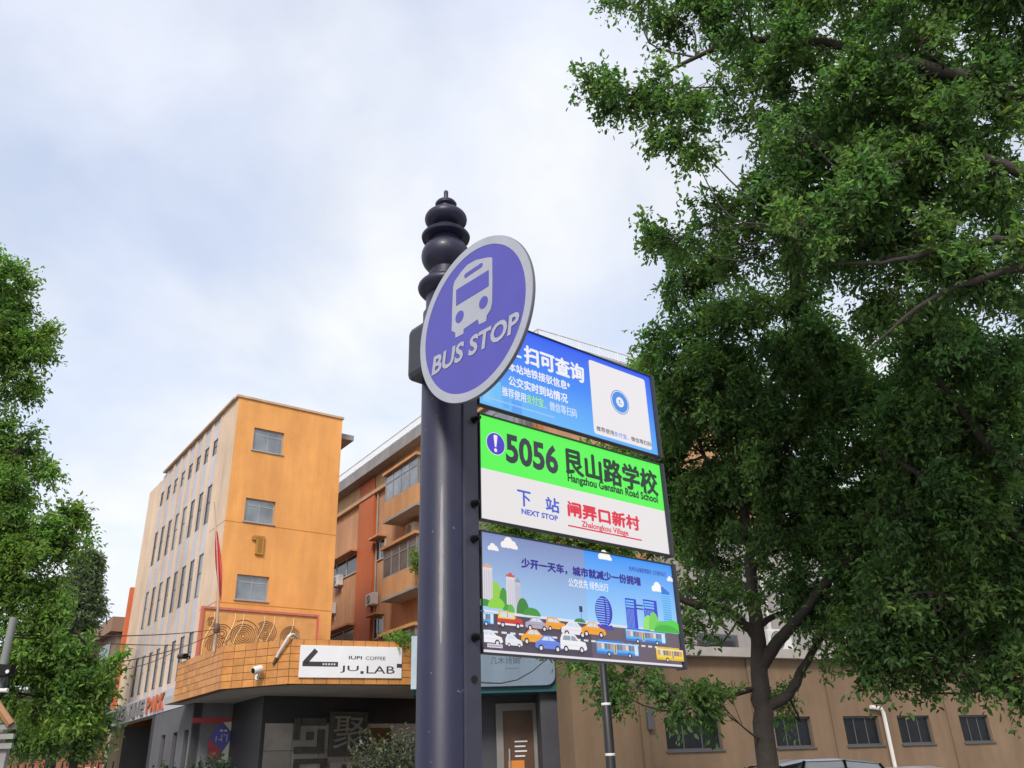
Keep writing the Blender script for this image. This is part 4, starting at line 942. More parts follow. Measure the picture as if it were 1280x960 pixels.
sideaz = math.atan2(RBF.E.y, RBF.E.x) - math.pi/2
for (x, y, lab) in ((426, 727, 'white air conditioner box on the apricot wall left of the terracotta panel'), (469, 750, 'white air conditioner box right of the terracotta panel'), (520, 663, 'white air conditioner box above the second glazed balcony'), (417, 762, 'white air conditioner box beside the orange block edge')):
    w_, z_ = zr(x, y); p = RBF.p(RU-.006, w_, z_-.28)
    if ac0 is None: ac0 = ac_unit(p, sideaz, lab); o = ac0
    else: o = copy_tree(ac0); o.location = p; o['label'] = lab
# drain pipes on facade
for x in (474.5,):
    m = MB(); w_, _ = zr(x, 620); m.tube([RBF.p(RU-.08, w_, 3), RBF.p(RU-.08, w_, zslab0-.1)], .045, 8); m.build('drain_pipe', concrete, rb)
# far-left building beyond the orange block
fb = thing('brown_building', 'low brown-roofed building just beyond the orange block', 'building', B.p(-2, 24, 0))
q = at(120, 775, 62); 
FB = Frame(at(158, 765, 60), R(36.7)); zt4 = at(150, 768, 60).z
m = MB(); m.bx(FB, -0.4, 9, -0.5, 22, 0, zt4-1.2); m.build('wall', mat('brown_render', (0.22, 0.14, 0.10), 0.85, var=.2), fb)
m = MB(); m.bx(FB, -0.9, 9.3, -0.8, 24, zt4-1.198, zt4-.3); m.build('roof', mat('brown_fascia', (0.26, 0.15, 0.10), 0.8, var=.15), fb)
for k in range(4):
    m = MB(); m.bx(FB, -0.44, -0.402, 1+k*4, 4+k*4, zt4-3.2, zt4-1.6); m.build('window', panedk, fb)
# far brick house behind the left trees
bh = thing('brick_house', 'red brick house with white windows far behind the left tree', 'house', at(60, 930, 55))
BH = Frame(at(60, 930, 55), R(15)); zt5 = at(60, 905, 55).z
brick = mat('red_brick', (0.30, 0.10, 0.06), 0.85, var=0.3, vscale=2)
m = MB(); m.bx(BH, -7, 12, 0, 8, 0, zt5); m.build('wall', brick, bh)
m = MB(); m.prism([BH.p(-7.6, -.6, zt5+.002), BH.p(-7.6, 8.6, zt5+.002), BH.p(-7.6, 4, zt5+2.2)], BH.E*20.2); m.build('roof', mat('slate_roof', (0.10, 0.09, 0.09), 0.8, var=.2), bh)
for k in range(7):
    m = MB(); u_ = -6+k*2.5; m.bx(BH, u_, u_+1.1, -.06, -.003, 1.0, 2.9); o = m.build('window', MATS['white_board'], bh)
    g = MB(); g.bx(BH, u_+.12, u_+.98, -.075, -.062, 1.1, 2.8); g.build('pane', panedk, o, base=bh.location)
# dark gate bars before it
gt = thing('iron_gate', 'dark iron bar gate under the left tree', 'gate', at(40, 945, 30))
GF = Frame(at(30, 945, 30), R(10)); m = MB()
for k in range(26): m.tube([GF.p(-2.5+k*.2, 0, 0), GF.p(-2.5+k*.2, 0, 2.45)], .022, 6)
m.build('bars', bolt_m, gt)
m = MB()
for z in (.3, 2.2): m.tube([GF.p(-2.6, 0, z), GF.p(2.6, 0, z)], .03, 6)
m.build('crossbar', bolt_m, gt)

# ================================================================== TEAL SHOP FRONT
ts = thing('teal_shop', 'shop with a teal fascia, pale blue sign board and wooden door', 'shop', SH.p(0, 0, 0))
sq = lambda x, y, w=0.0: SH.onw(x, y, w)
teal = mat('teal_paint', (0.008, 0.075, 0.085), 0.55, var=0.25, vscale=1.2); palebl = mat('pale_blue_board', (0.17, 0.23, 0.31), 0.5, var=0.12, vscale=1.0, streak=True)
uL, _ = sq(516, 864); uRr, zfb = sq(715.5, 863.5); zft = sq(650, 800)[1]
m = MB(); m.bx(SH, uL, uRr, 0.0, 1.2, zfb, zft); m.build('fascia', teal, ts)
u0, z1 = sq(540, 806, -.1); u1, z0 = sq(694.5, 856, -.1)
rP = []
r_ = 0.28
for cx, cz, s0 in ((u1-r_, z0+r_, -90), (u1-r_, z1-r_, 0), (u0+r_, z1-r_, 90), (u0+r_, z0+r_, 180)): rP += [(cx+r_*math.cos(R(s0+k*18)), cz+r_*math.sin(R(s0+k*18))) for k in range(6)]
m = MB(); m.prism([SH.p(u, -.12, z) for u, z in rP], SH.W*0.118); brd = m.build('sign_board', palebl, ts); brd['label'] = 'pale blue rounded sign board'
a = Art(SH.p(0, -.12, 0), SH.E, Z, -SH.W, start=0.003); blk2 = (0.05, 0.06, 0.09)
def TS(s, LB, RT, b): q0 = sq(*LB, -.12); q1 = sq(*RT, -.12); a.text(s, q0[0], q0[1], q1[0], q1[1], blk2, b)
TS('几木诗娟', (613, 830.5), (649, 820.5), 0.004); TS('JIMUSHIJUAN', (632, 836.6), (648.5, 834.4), 0.0)
a.build('lettering', flatcol, brd, ts.location)
m = MB(); u0, z1 = sq(514.5, 795, -.3); u1, z0 = sq(531, 861, -.3); m.bx(SH, u0, u1, -.30, -.002, z0, z1); m.build('side_post', mat('pale_blue_post', (0.42, 0.52, 0.60), 0.5, var=.2, streak=True), ts)
wD = 1.3
m = MB(); m.bx(SH, uL+.3, uRr-.1, wD, wD+.3, 0, zft); m.bx(SH, uRr-1.0, uRr+.12, 0.25, wD-.002, 0, zfb-.003); m.build('wall', mat('shop_dark_wall', (0.045, 0.045, 0.055), 0.7, var=.3), ts)
u0, z1 = sq(619, 880, wD); u1, _ = sq(673, 880, wD)
m = MB(); fwid = .22; m.bx(SH, u0, u1, wD-.12, wD-.002, z1-fwid, z1); m.bx(SH, u0, u0+fwid, wD-.12, wD-.002, 0, z1-fwid-.001); m.bx(SH, u1-fwid, u1, wD-.12, wD-.002, 0, z1-fwid-.001); dfm = m.build('door_frame', mat('grey_door_frame', (0.20, 0.185, 0.175), 0.6, var=.15), ts)
m = MB(); m.bx(SH, u0+fwid+.002, u1-fwid-.002, wD-.06, wD-.003, 0.02, z1-fwid-.003); dor = m.build('door', mat('brown_wood_door', (0.09, 0.045, 0.025), 0.5, var=.3, vscale=2), ts)
m = MB(); m.tube([SH.p(u0+fwid+.18, wD-.12, .8), SH.p(u0+fwid+.18, wD-.12, 2.4)], .03, 8); m.build('handle', alu, dor, base=ts.location)
q0 = sq(643, 928, wD); m = MB()
for k, l in enumerate((.9, .75, .85, .7)): m.bx(SH, q0[0], q0[0]+l*.45, wD-.066, wD-.061, q0[1]-k*.14, q0[1]-k*.14+.04)
m.build('notice', MATS['white_board'], dor, base=ts.location)
m = MB(); q0 = sq(635, 951, wD); q1 = sq(655, 951, wD); m.bx(SH, q0[0], q1[0], wD-.07, wD-.0615, .6, q0[1]); m.build('orange_card', mat('orange_card', (.6, .2, .03), .6), dor, base=ts.location)
# ================================================================== LOW BROWN WALL BUILDING
lw = thing('low_building', 'long low brown building with small dark windows behind the right tree', 'building', LW.p(10, 0, 0))
lq = lambda x, y, w=0.0: LW.onw(x, y, w)
brown = mat('brown_wall_render', (0.215, 0.142, 0.086), 0.9, var=0.20, vscale=0.5, bump=0.2, streak=True)
zcor = lq(911, 822)[1]; print('low wall cornice', zcor, lq(999, 832)[1], lq(1240, 860)[1])
wins = []
zwt = np.mean([lq(832, 897)[1], lq(969, 895.5)[1], lq(1125, 895)[1]]); zwb = np.mean([lq(902, 939)[1], lq(1016, 933.6)[1], lq(1166, 927.6)[1]])
for (x0, x1) in ((832, 902), (969, 1016), (1057, 1101.5), (1125, 1166), (1203, 1240)):
    wins.append((lq(x0, 915)[0], lq(x1, 915)[0], float(zwb), float(zwt)))
print('win', wins)
ULE = lq(1275, 900)[0]+14
m = MB(); wall_holes(m, LW, 0.0, ULE, 0, zcor, wins, 0, .3); m.bx(LW, -.0, .25, .302, .9, 0, zcor-.002); m.bx(LW, ULE-.3, ULE, .302, 9, 0, zcor-.002); m.bx(LW, 6, ULE-.302, 8.7, 9, 0, zcor-.002); m.build('wall', brown, lw, normals=False)
m = MB(); m.bx(LW, 0.0, ULE+.1, -.28, 9.1, zcor+.002, zcor+.30); m.build('cornice', mat('cornice_grey', (0.34, 0.31, 0.28), .8, var=.25, vscale=.8), lw)
for i, q in enumerate(wins): window(LW, *q, 0.0, lw, None, dkframe, mat('dull_dark_glass', (0.012, 0.014, 0.017), 0.35, spec=0.18, var=.5, vscale=1.2), mull=(.33, .66) if q[1]-q[0] > 1.6 else (.5,), trans=(), ft=.06)
# pilaster strips
m = MB()
for x in (801, 943, 1040, 1185): u_ = lq(x, 900)[0]; m = MB(); m.bx(LW, u_-.03, u_+.22, -.05, -.002, 0, zcor-.01); m.build('pilaster', brown, lw)
m = MB(); m.tube([LW.p(lq(1085, 884)[0], -.12, lq(1085, 884)[1]), LW.p(lq(1098, 886)[0], -.12, lq(1098, 886)[1]), LW.p(lq(1101, 892)[0], -.12, lq(1101, 892)[1]), LW.p(lq(1103, 900)[0], -.12, 0.1)], .07, 8); m.build('drain_pipe', whitep, lw, smooth=True)
m = MB(); u_ = lq(809, 880)[0]; m.bx(LW, u_-.12, u_+.12, -.12, -.002, lq(809, 912)[1], lq(809, 885)[1]); m.build('wall_box', dkframe, lw)
m = MB(); u_ = lq(697, 900)[0]; m.tube([SH.p(uRr+.05, -.08, 0), SH.p(uRr+.05, -.08, zfb-.1)], .06, 8); dp = m.build('drain_pipe', concrete, ts, smooth=True)
# pale block standing behind the low building
PB_ = Frame(at(866, 790, 31.5), R(33)); zpt = at(900, 655, 31.5).z
pb = thing('pale_building', 'pale rendered block rising behind the low brown building', 'building', PB_.p(0, 0, 0))
pale = mat('pale_render', (0.33, 0.31, 0.305), .85, var=.12, vscale=.4, streak=True)
m = MB(); m.bx(PB_, 0, 8.5, 0, 5, zcor+.304, zpt); m.build('wall', pale, pb)
m = MB(); m.bx(PB_, -.25, 8.8, -.25, 5.2, zpt+.002, zpt+.3); m.build('roof', MATS['cornice_grey'], pb)
u0, z1 = PB_.onw(868, 800, 0); q0 = PB_.onw(882, 801, 0)
m = MB(); m.bx(PB_, 0.15, 2.2, -.05, -.003, zcor+.3, zcor+1.1); o = m.build('window', dkframe, pb); g = MB(); g.bx(PB_, .25, 2.1, -.06, -.052, zcor+.38, zcor+1.02); g.build('pane', panedk, o, base=pb.location)
m = MB(); u_ = PB_.onw(952, 740, 0)[0]; m.bx(PB_, u_, u_+.10, -.10, -.003, zcor+.31, zpt-.1); m.build('drain_pipe', whitep, pb)
p = LW.p(lq(990, 815)[0], 0.9, zcor+.302+.05); o = copy_tree(ac0); o.location = p; o.rotation_euler.z = R(27); o.scale = (1.3, 1.3, 1.3); o['label'] = 'air conditioner box with a round fan on the low brown building roof'

# ================================================================== STREET FURNITURE AND CARS
lpD = 13.0
lp = thing('lamp_post', 'slim black post with pale tape bands beyond the lowest lit panel', 'lamp post', (at(764, 960, lpD).x, at(764, 960, lpD).y, 0))
b_ = Vector(lp.location); m = MB(); blackp = mat('black_paint', (0.012, 0.012, 0.013), .4, var=.3)
zj = at(757, 880, lpD).z; ztp = at(750, 755, lpD).z
m.lathe(b_, [(.14, 0), (.14, .25), (.075, .3), (.068, zj), (.058, zj+.02), (.05, ztp)], 20); m.build('shaft', blackp, lp, smooth=True)
m = MB(); m.lathe(b_, [(.02, ztp), (.06, ztp+.03), (.075, ztp+.1), (.055, ztp+.16), (.02, ztp+.2), (.008, ztp+.27)], 20); m.build('finial', blackp, lp, smooth=True)
m = MB(); zk = at(762, 943, lpD).z
for z in (zj, zk): m.lathe(b_, [(.0715, z-.02), (.0725, z-.018), (.0725, z+.012), (.0715, z+.014)], 20)
m.build('tape_band', whitep, lp, smooth=True)
def make_car(label):
    t = thing('parked_car', label, 'car', (0, 0, 0), 'cars parked before the low building')
    pm = mat('silver_car_paint', (0.50, 0.51, 0.52), .35, metal=.0, coat=.5)
    # side profile stations: x, zlow, zhigh(belt), half width
    st = [(-2.25, .45, .70, .62), (-2.15, .32, .92, .78), (-1.7, .28, 1.02, .88), (-.9, .26, 1.06, .91), (.3, .26, 1.06, .91), (1.2, .26, 1.04, .91), (1.9, .28, 1.02, .88), (2.2, .34, .96, .80), (2.28, .5, .8, .7)]
    m = MB(); rings = []
    for x, z0, z1, h in st:
        rings.append([Vector((x, y, z)) for y, z in ((-h*.9, z0), (-h, z0+.12), (-h*1.0, (z0+z1)/2), (-h*.97, z1-.05), (-h*.88, z1), (0, z1+.03), (h*.88, z1), (h*.97, z1-.05), (h, (z0+z1)/2), (h, z0+.12), (h*.9, z0))])
    for a_, b2 in zip(rings, rings[1:]):
        n = len(a_)
        for k in range(n): m.face([a_[k], a_[(k+1) % n], b2[(k+1) % n], b2[k]])
    m.face(rings[0]); m.face(rings[-1]); bmx = m.build('body', pm, t, smooth=True)
    # cabin: pillars+roof and glass
    lower = [(-.95, .80), (-.2, .82), (.9, .82), (2.05, .76)]; upper = [(-.25, .60), (.2, .64), (1.0, .64), (1.75, .58)]; zr_ = (1.58, 1.655, 1.65, 1.57)
    m = MB(); g = MB()
    U_ = [[Vector((x, -h-.05, z-.13)), Vector((x, -h-.01, z-.02)), Vector((x, -h*.75, z+.035)), Vector((x, 0, z+.05)), Vector((x, h*.75, z+.035)), Vector((x, h+.01, z-.02)), Vector((x, h+.05, z-.13))] for (x, h), z in zip(upper, zr_)]
    for a_, b2 in zip(U_, U_[1:]):
        for k in range(6): m.face([a_[k], a_[k+1], b2[k+1], b2[k]])
    m.build('roof', pm, t, smooth=True)
    for k in range(3):
        for s_ in (-1, 1):
            L0, L1 = Vector((lower[k][0], s_*lower[k][1], 1.04)), Vector((lower[k+1][0], s_*lower[k+1][1], 1.04)); T0, T1 = Vector((upper[k][0], s_*upper[k][1], zr_[k])), Vector((upper[k+1][0], s_*upper[k+1][1], zr_[k+1])); g.face([L0, L1, T1, T0])
    for k in (0, 3): g.face([Vector((lower[k][0], -lower[k][1], 1.04)), Vector((lower[k][0], lower[k][1], 1.04)), *reversed(U_[k])])
    g.build('glazing', panedk, t)
    m = MB()
    for k in range(4):
        for s_ in (-1, 1): m.tube([Vector((lower[k][0], s_*(lower[k][1]+.005), 1.03)), Vector((upper[k][0], s_*(upper[k][1]+.005), zr_[k]))], .03, 6)
    m.build('pillars', bolt_m, t)
    for x in (-1.45, 1.4):
        for s_ in (-1, 1):
            m = MB(); m.tube([(x, s_*.70, .33), (x, s_*.72, .33), (x, s_*.90, .33), (x, s_*.92, .33)], [.28, .33, .33, .29], 28); wh = m.build('wheel', mat('tyre_rubber', (.02, .02, .02), .9), t, smooth=True)
            m = MB(); m.tube([(x, s_*.90, .33), (x, s_*.928, .33)], .2, 20); m.build('rim', alu, wh, base=(0, 0, 0))
    for s_ in (-1, 1):
        m = MB(); m.hexa([(-2.2, s_*.45, .68), (-2.2, s_*.74, .68), (-2.0, s_*.80, .7), (-2.0, s_*.45, .7)], [(-2.16, s_*.45, .84), (-2.16, s_*.72, .84), (-1.98, s_*.78, .86), (-1.98, s_*.45, .86)]); m.build('headlight', MATS['white_board'], t)
        m = MB(); m.bx(Frame((0, 0, 0), 0), -.72, -.5, min(s_*.84, s_*1.02), max(s_*.84, s_*1.02), 1.05, 1.2); m.build('mirror', pm, t, bevel=.03)
    del t['_base']; return t
c1 = make_car('silver car parked beside the right tree trunk'); q = at(968, 955, 17); c1.location = (q.x, q.y, .12); c1.rotation_euler.z = R(16)
c1.scale = (1, 1, .93)
c2 = copy_tree(c1); c2['label'] = 'silver car parked below the white drain pipe, right of the other'; q = at(1150, 955, 20.5); c2.location = (q.x, q.y, .12); c2.rotation_euler.z = R(112); c2.scale = (1, 1, .81)
# left edge: pole, wires, timber board
lpp = at(0, 850, 14); up_ = thing('utility_pole', 'grey utility pole at the left edge before the tree', 'pole', (lpp.x, lpp.y, 0))
m = MB(); zt6 = at(13, 772, 14).z; m.tube([(lpp.x, lpp.y, 0), (lpp.x, lpp.y, zt6)], [.065, .05], 14); m.build('shaft', mat('pole_grey', (.20, .21, .20), .7, var=.2), up_, smooth=True)
m = MB(); q = at(6, 838, 13.9); m.hexa([q+Vector(v) for v in ((-.2, -.06, -.10), (.1, -.06, -.06), (.1, .06, -.06), (-.2, .06, -.10))], [q+Vector(v) for v in ((-.2, -.06, .1), (.12, -.06, .06), (.12, .06, .06), (-.2, .06, .1))]); m.tube([q+Vector((.05, 0, -.05)), q+Vector((.08, 0, -.2)), q+Vector((0, 0, -.36)), q+Vector((-.12, 0, -.42))], .035, 8); m.build('bracket_box', bolt_m, up_)
m = MB(); q2 = at(6, 863, 13.85); m.tube([q2-Vector((.1, 0, 0)), q2+Vector((.04, 0, 0))], .03, 10); q3 = at(12, 840, 13.85); m.tube([q3, q3+Vector((.0, -.06, 0))], .026, 8); m.build('insulator', whitep, up_)
wires = [((8, 793, 14), (273, 786, fcD), .10), ((8, 796, 14), (230, 806, 32), .05), ((10, 838, 14), (268, 792, fcD), .25), ((10, 841, 14), (222, 812, 32), .3)]
wl = ['upper thin cable running from the utility pole to the flagpole', 'second cable from the top of the utility pole to the beige side wall', 'lower thin cable rising from the utility pole bracket to the flagpole', 'lowest sagging cable from the utility pole bracket to the beige side wall']
for (a0, a1, sag), lab in zip(wires, wl):
    P0, P1 = at(*a0), at(*a1); m = MB(); m.tube([P0.lerp(P1, k/16)-Z*sag*4*(k/16)*(1-k/16) for k in range(17)], .012, 5)
    o = m.build('cable', bolt_m, None, base=P0); tag(o, lab, 'cable', 'overhead cables at the left')
tb = thing('timber_board', 'weathered grey slat board with a slanting wooden brace at the left edge', 'board', (at(4, 930, 9).x, at(4, 930, 9).y, 0))
TF = Frame(at(17, 930, 9), R(0)); wood = mat('grey_timber', (.26, .25, .24), .8, var=.3, vscale=6); m = MB()
for y0, y1 in ((906, 912), (917.5, 924), (929, 936)):
    z1 = TF.onw(10, y0, 0)[1]; z0 = TF.onw(10, y1, 0)[1]; m.bx(TF, -1.2, 0, -.03, 0, z0, z1)
m.build('slat', wood, tb)
m = MB(); m.bx(TF, -1.1, -.05, .003, .05, 0, TF.onw(10, 935, 0)[1]); m.bx(TF, -.25, -.15, .051, .12, 0, TF.onw(10, 908, 0)[1]); m.build('support', wood, tb)
m = MB(); q0, q1 = TF.onw(-12, 868, -.05), TF.onw(14, 906, -.05); m.tube([TF.p(q0[0], -.05, q0[1]), TF.p(q1[0], -.05, q1[1])], .035, 6); m.build('brace', mat('brown_timber', (.3, .15, .07), .7, var=.3), tb)

# ================================================================== TREES
bark = mat('dark_bark', (0.045, 0.036, 0.030), .9, var=.4, vscale=4, bump=.9, bscale=14)
LEAF_A = leafmat('camphor_leaf', (0.108, 0.178, 0.066), .55)
LEAF_L = leafmat('lit_camphor_leaf', (0.165, 0.255, 0.070), .52)  # camphor leaf again, the stronger light on the left tree put into its colour
LEAF_S = leafmat('shrub_leaf', (0.04, 0.07, 0.032), .2)
LEAF_C = leafmat('hazed_conifer_leaf', (0.16, 0.20, 0.14), .5)  # pale grey-green: distance haze painted into the leaf colour
def leaves_mesh(name, Cn, twd, tints, size, lpt, spread, mtl, parent, base, droop=0.25, aspect=.46, flat=0.6):
    """Cn twig bases, twd twig directions; lpt leaves along each twig"""
    n = len(Cn); Nl = n*lpt
    C_ = np.repeat(Cn, lpt, 0); D_ = np.repeat(twd, lpt, 0); tt = np.tile(np.linspace(0.05, 1, lpt), n)[:, None]
    ln = spread*(0.7+0.6*rng.random((n, 1))); ln = np.repeat(ln, lpt, 0)
    pos = C_ + D_*tt*ln + rng.normal(0, spread*.10, (Nl, 3)); pos[:, 2] -= droop*spread*(tt[:, 0]**2)
    ax = D_*.5 + rng.normal(0, .75, (Nl, 3)); ax[:, 2] -= droop; ax /= np.linalg.norm(ax, axis=1)[:, None]
    nr = rng.normal(0, flat, (Nl, 3)); nr[:, 2] += 1.0; nr -= ax*np.sum(nr*ax, 1)[:, None]; nr /= np.linalg.norm(nr, axis=1)[:, None]
    sd_ = np.cross(ax, nr); s = size*(0.5+1.0*rng.random((Nl, 1))**1.3); w_ = s*aspect*.5
    V = np.empty((Nl, 6, 3)); cup = nr*s*.09
    V[:, 0] = pos; V[:, 1] = pos+ax*s*.38+sd_*w_+cup; V[:, 2] = pos+ax*s*.78+sd_*w_*.7+cup; V[:, 3] = pos+ax*s-nr*s*.1; V[:, 4] = pos+ax*s*.78-sd_*w_*.7+cup; V[:, 5] = pos+ax*s*.38-sd_*w_+cup
    V = V.reshape(-1, 3)
    ln1 = ln[::lpt]; tb_ = Cn - twd*ln1*.5; te_ = Cn + twd*ln1; te_[:, 2] -= droop*spread*.8; tm_ = Cn + twd*ln1*.35
    sv = np.cross(twd, rng.normal(0, 1, (n, 3))); sv /= np.linalg.norm(sv, axis=1)[:, None]; tw_ = 0.0035*max(1, size/.09)
    TV = np.stack([tb_-sv*tw_, tb_+sv*tw_, tm_+sv*tw_*.8, te_+sv*tw_*.4, te_-sv*tw_*.4, tm_-sv*tw_*.8], 1).reshape(-1, 3)
    V = np.concatenate([V, TV]) - np.array(base); Nq = Nl; Nl = Nl+n
    me = bpy.data.meshes.new(name); me.vertices.add(Nl*6); me.vertices.foreach_set('co', V.astype(np.float32).ravel())
    idx = np.arange(Nl)[:, None]*6
    q = np.concatenate([idx[:Nq]+np.array([0, 1, 2, 3]), idx[:Nq]+np.array([0, 3, 4, 5])], 1).reshape(-1)
    q2 = np.concatenate([idx[Nq:]+np.array([0, 1, 2, 5]), idx[Nq:]+np.array([5, 2, 3, 4])], 1).reshape(-1); q = np.concatenate([q, q2])
    me.loops.add(Nl*8); me.loops.foreach_set('vertex_index', q.astype(np.int32)); me.polygons.add(Nl*2)
    me.polygons.foreach_set('loop_start', (np.arange(Nl*2)*4).astype(np.int32)); me.polygons.foreach_set('loop_total', np.full(Nl*2, 4, np.int32))
    Nl = Nq; tn = np.repeat(tints, lpt, 0)*(0.62+.76*rng.random((Nl, 1)))
    yel = (rng.random((Nl, 1)) < .03); tn = np.where(yel, tn*np.array([2.0, 1.5, .9]), tn)
    tn = np.concatenate([tn, np.ones((n, 3))]); Nl = Nq+n; tc_ = np.concatenate([np.repeat(tn, 6, 0), np.ones((Nl*6, 1))], 1)
    a_ = me.attributes.new('tint', 'FLOAT_COLOR', 'POINT'); a_.data.foreach_set('color', tc_.astype(np.float32).ravel())
    me.materials.append(mtl); me.materials.append(bark); me.polygons.foreach_set('material_index', np.concatenate([np.zeros(Nq*2, np.int32), np.ones(n*2, np.int32)])); me.update(); me.validate()
    o = bpy.data.objects.new(name, me); COL.objects.link(o); o.parent = parent; return o
def crown_points(lobes, dens, ppm=None):
    """lobes: (x, y, rx, ry, D[, density factor]) survey ellipses at distance D -> twig points in world space"""
    Cs, Ds, Ts = [], [], []; cent = []
    for L_ in lobes:
        x, y, rx, ry, D = L_[:5]; df = L_[5] if len(L_) > 5 else 1.0
        c = at(x, y, D); dep = (c-EYEP).dot(_fw); sx, sz = rx*dep/FPX, ry*dep/FPX*1.05; sy = (sx+sz)*.5*.9
        n = max(20, int(dens*df*(sx*sz*sy)**(2/3)*150)); cent.append((c, sx, sy, sz))
        d = rng.normal(0, 1, (n, 3)); d /= np.linalg.norm(d, axis=1)[:, None]
        ph = rng.random((5, 3))*6.28; kk = rng.normal(0, 3.2, (5, 3)); mod = 1.0+.26*np.sum([np.cos(d@kk[i]+ph[i, 0]) for i in range(5)], 0)/1.6
        rad = rng.random(n)**(1/2.1)*mod
        # pull the twigs into tufts
        nt_ = max(8, n//30); cs = d[:nt_]*rad[:nt_, None]; own = rng.integers(0, nt_, n); pt = cs[own]*.76 + (d*rad[:, None])*.24
        view = np.array([_rt, np.array(_fw), _up])
        right = np.array(_rt); fwd = np.array([0, 1.0, 0]); upv = np.array([0, 0, 1.0])
        P = np.array(c) + pt[:, :1]*sx*right + pt[:, 1:2]*sy*fwd + pt[:, 2:3]*sz*upv
        tw = pt/np.maximum(1e-3, np.linalg.norm(pt, axis=1)[:, None]) + rng.normal(0, .5, (n, 3)); tw /= np.linalg.norm(tw, axis=1)[:, None]
        base_t = (0.72+.56*rng.random(nt_))[own][:, None]; hue = (rng.random(nt_)-.5)[own]
        tn = base_t*np.stack([1+.22*hue, np.ones(n), 1-.2*hue], 1)
        Cs.append(P); Ds.append(tw); Ts.append(tn)
    return np.concatenate(Cs), np.concatenate(Ds), np.concatenate(Ts), cent
def limb(m, pts, r0, r1, n=8):
    """smooth tapered limb through world points"""
    P = [np.array(p) for p in pts]; out_ = []
    P = [2*P[0]-P[1]]+P+[2*P[-1]-P[-2]]
    for i in range(1, len(P)-2):
        for t in np.arange(4)/4: p0, p1, p2, p3 = P[i-1:i+3]; out_.append(.5*((2*p1)+(-p0+p2)*t+(2*p0-5*p1+4*p2-p3)*t*t+(-p0+3*p1-3*p2+p3)*t**3))
    out_.append(P[-2]); k = len(out_); rr2 = [r0+(r1-r0)*(i/(k-1))**.8 for i in range(k)]
    out_ = [o_+rng.normal(0, r0*.10, 3) if 0 < i < k-1 else o_ for i, o_ in enumerate(out_)]
    m.tube([Vector(o_) for o_ in out_], rr2, n)
def tree(name, label, base, lobes, limbs, dens, size, spread, lpt, mtl, trunk_r, forks, group=None, sub_n=7, droop=.25):
    t = thing(name, label, 'tree', base, group)
    C_, D_, T_, cent = crown_points(lobes, dens)
    m = MB()
    for pts, r0, r1 in limbs: limb(m, pts, r0, r1, 10)
    ends = [np.array(p) for pts, _, _ in limbs for p in pts[1:]] if limbs else [np.array(base)]
    for (c, sx, sy, sz) in cent:
        c = np.array(c); j = int(np.argmin([np.linalg.norm(e-c)+(.0 if e[2] < c[2]+.3 else 2.5) for e in ends])); e = ends[j]
        mid = (e+c)/2+rng.normal(0, .15, 3)-np.array([0, 0, .12*np.linalg.norm(c-e)]); limb(m, [e, mid, c], .024*forks, .007*forks, 6)
        sel = rng.choice(len(C_), 1)
        near = np.argsort(np.linalg.norm((C_-c)/np.array([sx, sy, sz]), axis=1))[:max(40, sub_n*6)]; far = rng.choice(near, min(sub_n, len(near)), replace=False)
        for f in far:
            q_ = C_[f]; tq_ = rng.random()*.8; c0_ = c; c = mid*(1-tq_)+c0_*tq_ if np.linalg.norm(mid-c0_) < 2.0*max(sx, sz) else c0_; mm_ = c+(q_-c)*.5+rng.normal(0, .06, 3); m.tube([Vector(c), Vector(mm_), Vector(q_)], [.007*forks, .005*forks, .003], 4); c = c0_
    m.build('trunk', bark, t, smooth=True, normals=False)
    leaves_mesh('crown', C_, D_, T_, size, lpt, spread, mtl, t, base, droop=droop)
    return t
# --- B: the tree before the low building, trunk in view
DB = 15.0
pB = lambda *q: [at(x, y, DB+dz) for x, y, dz in q]
bb = at(958, 965, DB); baseB = (bb.x, bb.y, 0.12)
limbsB = [([Vector(baseB)]+pB((957, 930, 0), (951, 860, 0), (946, 800, 0), (942, 745, 0), (938, 700, 0), (930, 640, .1), (925, 560, .2)), .20, .06),
 (pB((946, 795, 0), (915, 768, -.2), (885, 757, -.5), (850, 748, -.8), (815, 700, -1)), .10, .03),
 (pB((944, 800, 0), (925, 772, .3), (905, 765, .6), (870, 770, .7)), .055, .02),
 (pB((953, 830, 0), (978, 795, -.2), (1003, 768, -.5), (1035, 725, -.7), (1070, 690, -.8), (1100, 620, -1)), .12, .035),
 (pB((958, 885, 0), (985, 868, .1), (1004, 835, 0), (1025, 800, .2), (1060, 760, .4), (1110, 700, .4)), .10, .03),
 (pB((949, 782, 0), (968, 770, .2), (986, 762, .4), (1015, 735, .6), (1030, 700, .7)), .065, .010),
 (pB((940, 715, 0), (955, 695, 0), (985, 685, .2), (1020, 680, .3), (1062, 656, .4)), .06, .02),
 (pB((942, 745, 0), (925, 727, .2), (905, 722, .3), (880, 690, .5)), .05, .018),
 (pB((925, 560, .2), (960, 480, 0), (1000, 400, -.4)), .07, .025), (pB((930, 640, .1), (880, 570, 0), (850, 470, 0)), .06, .02)]
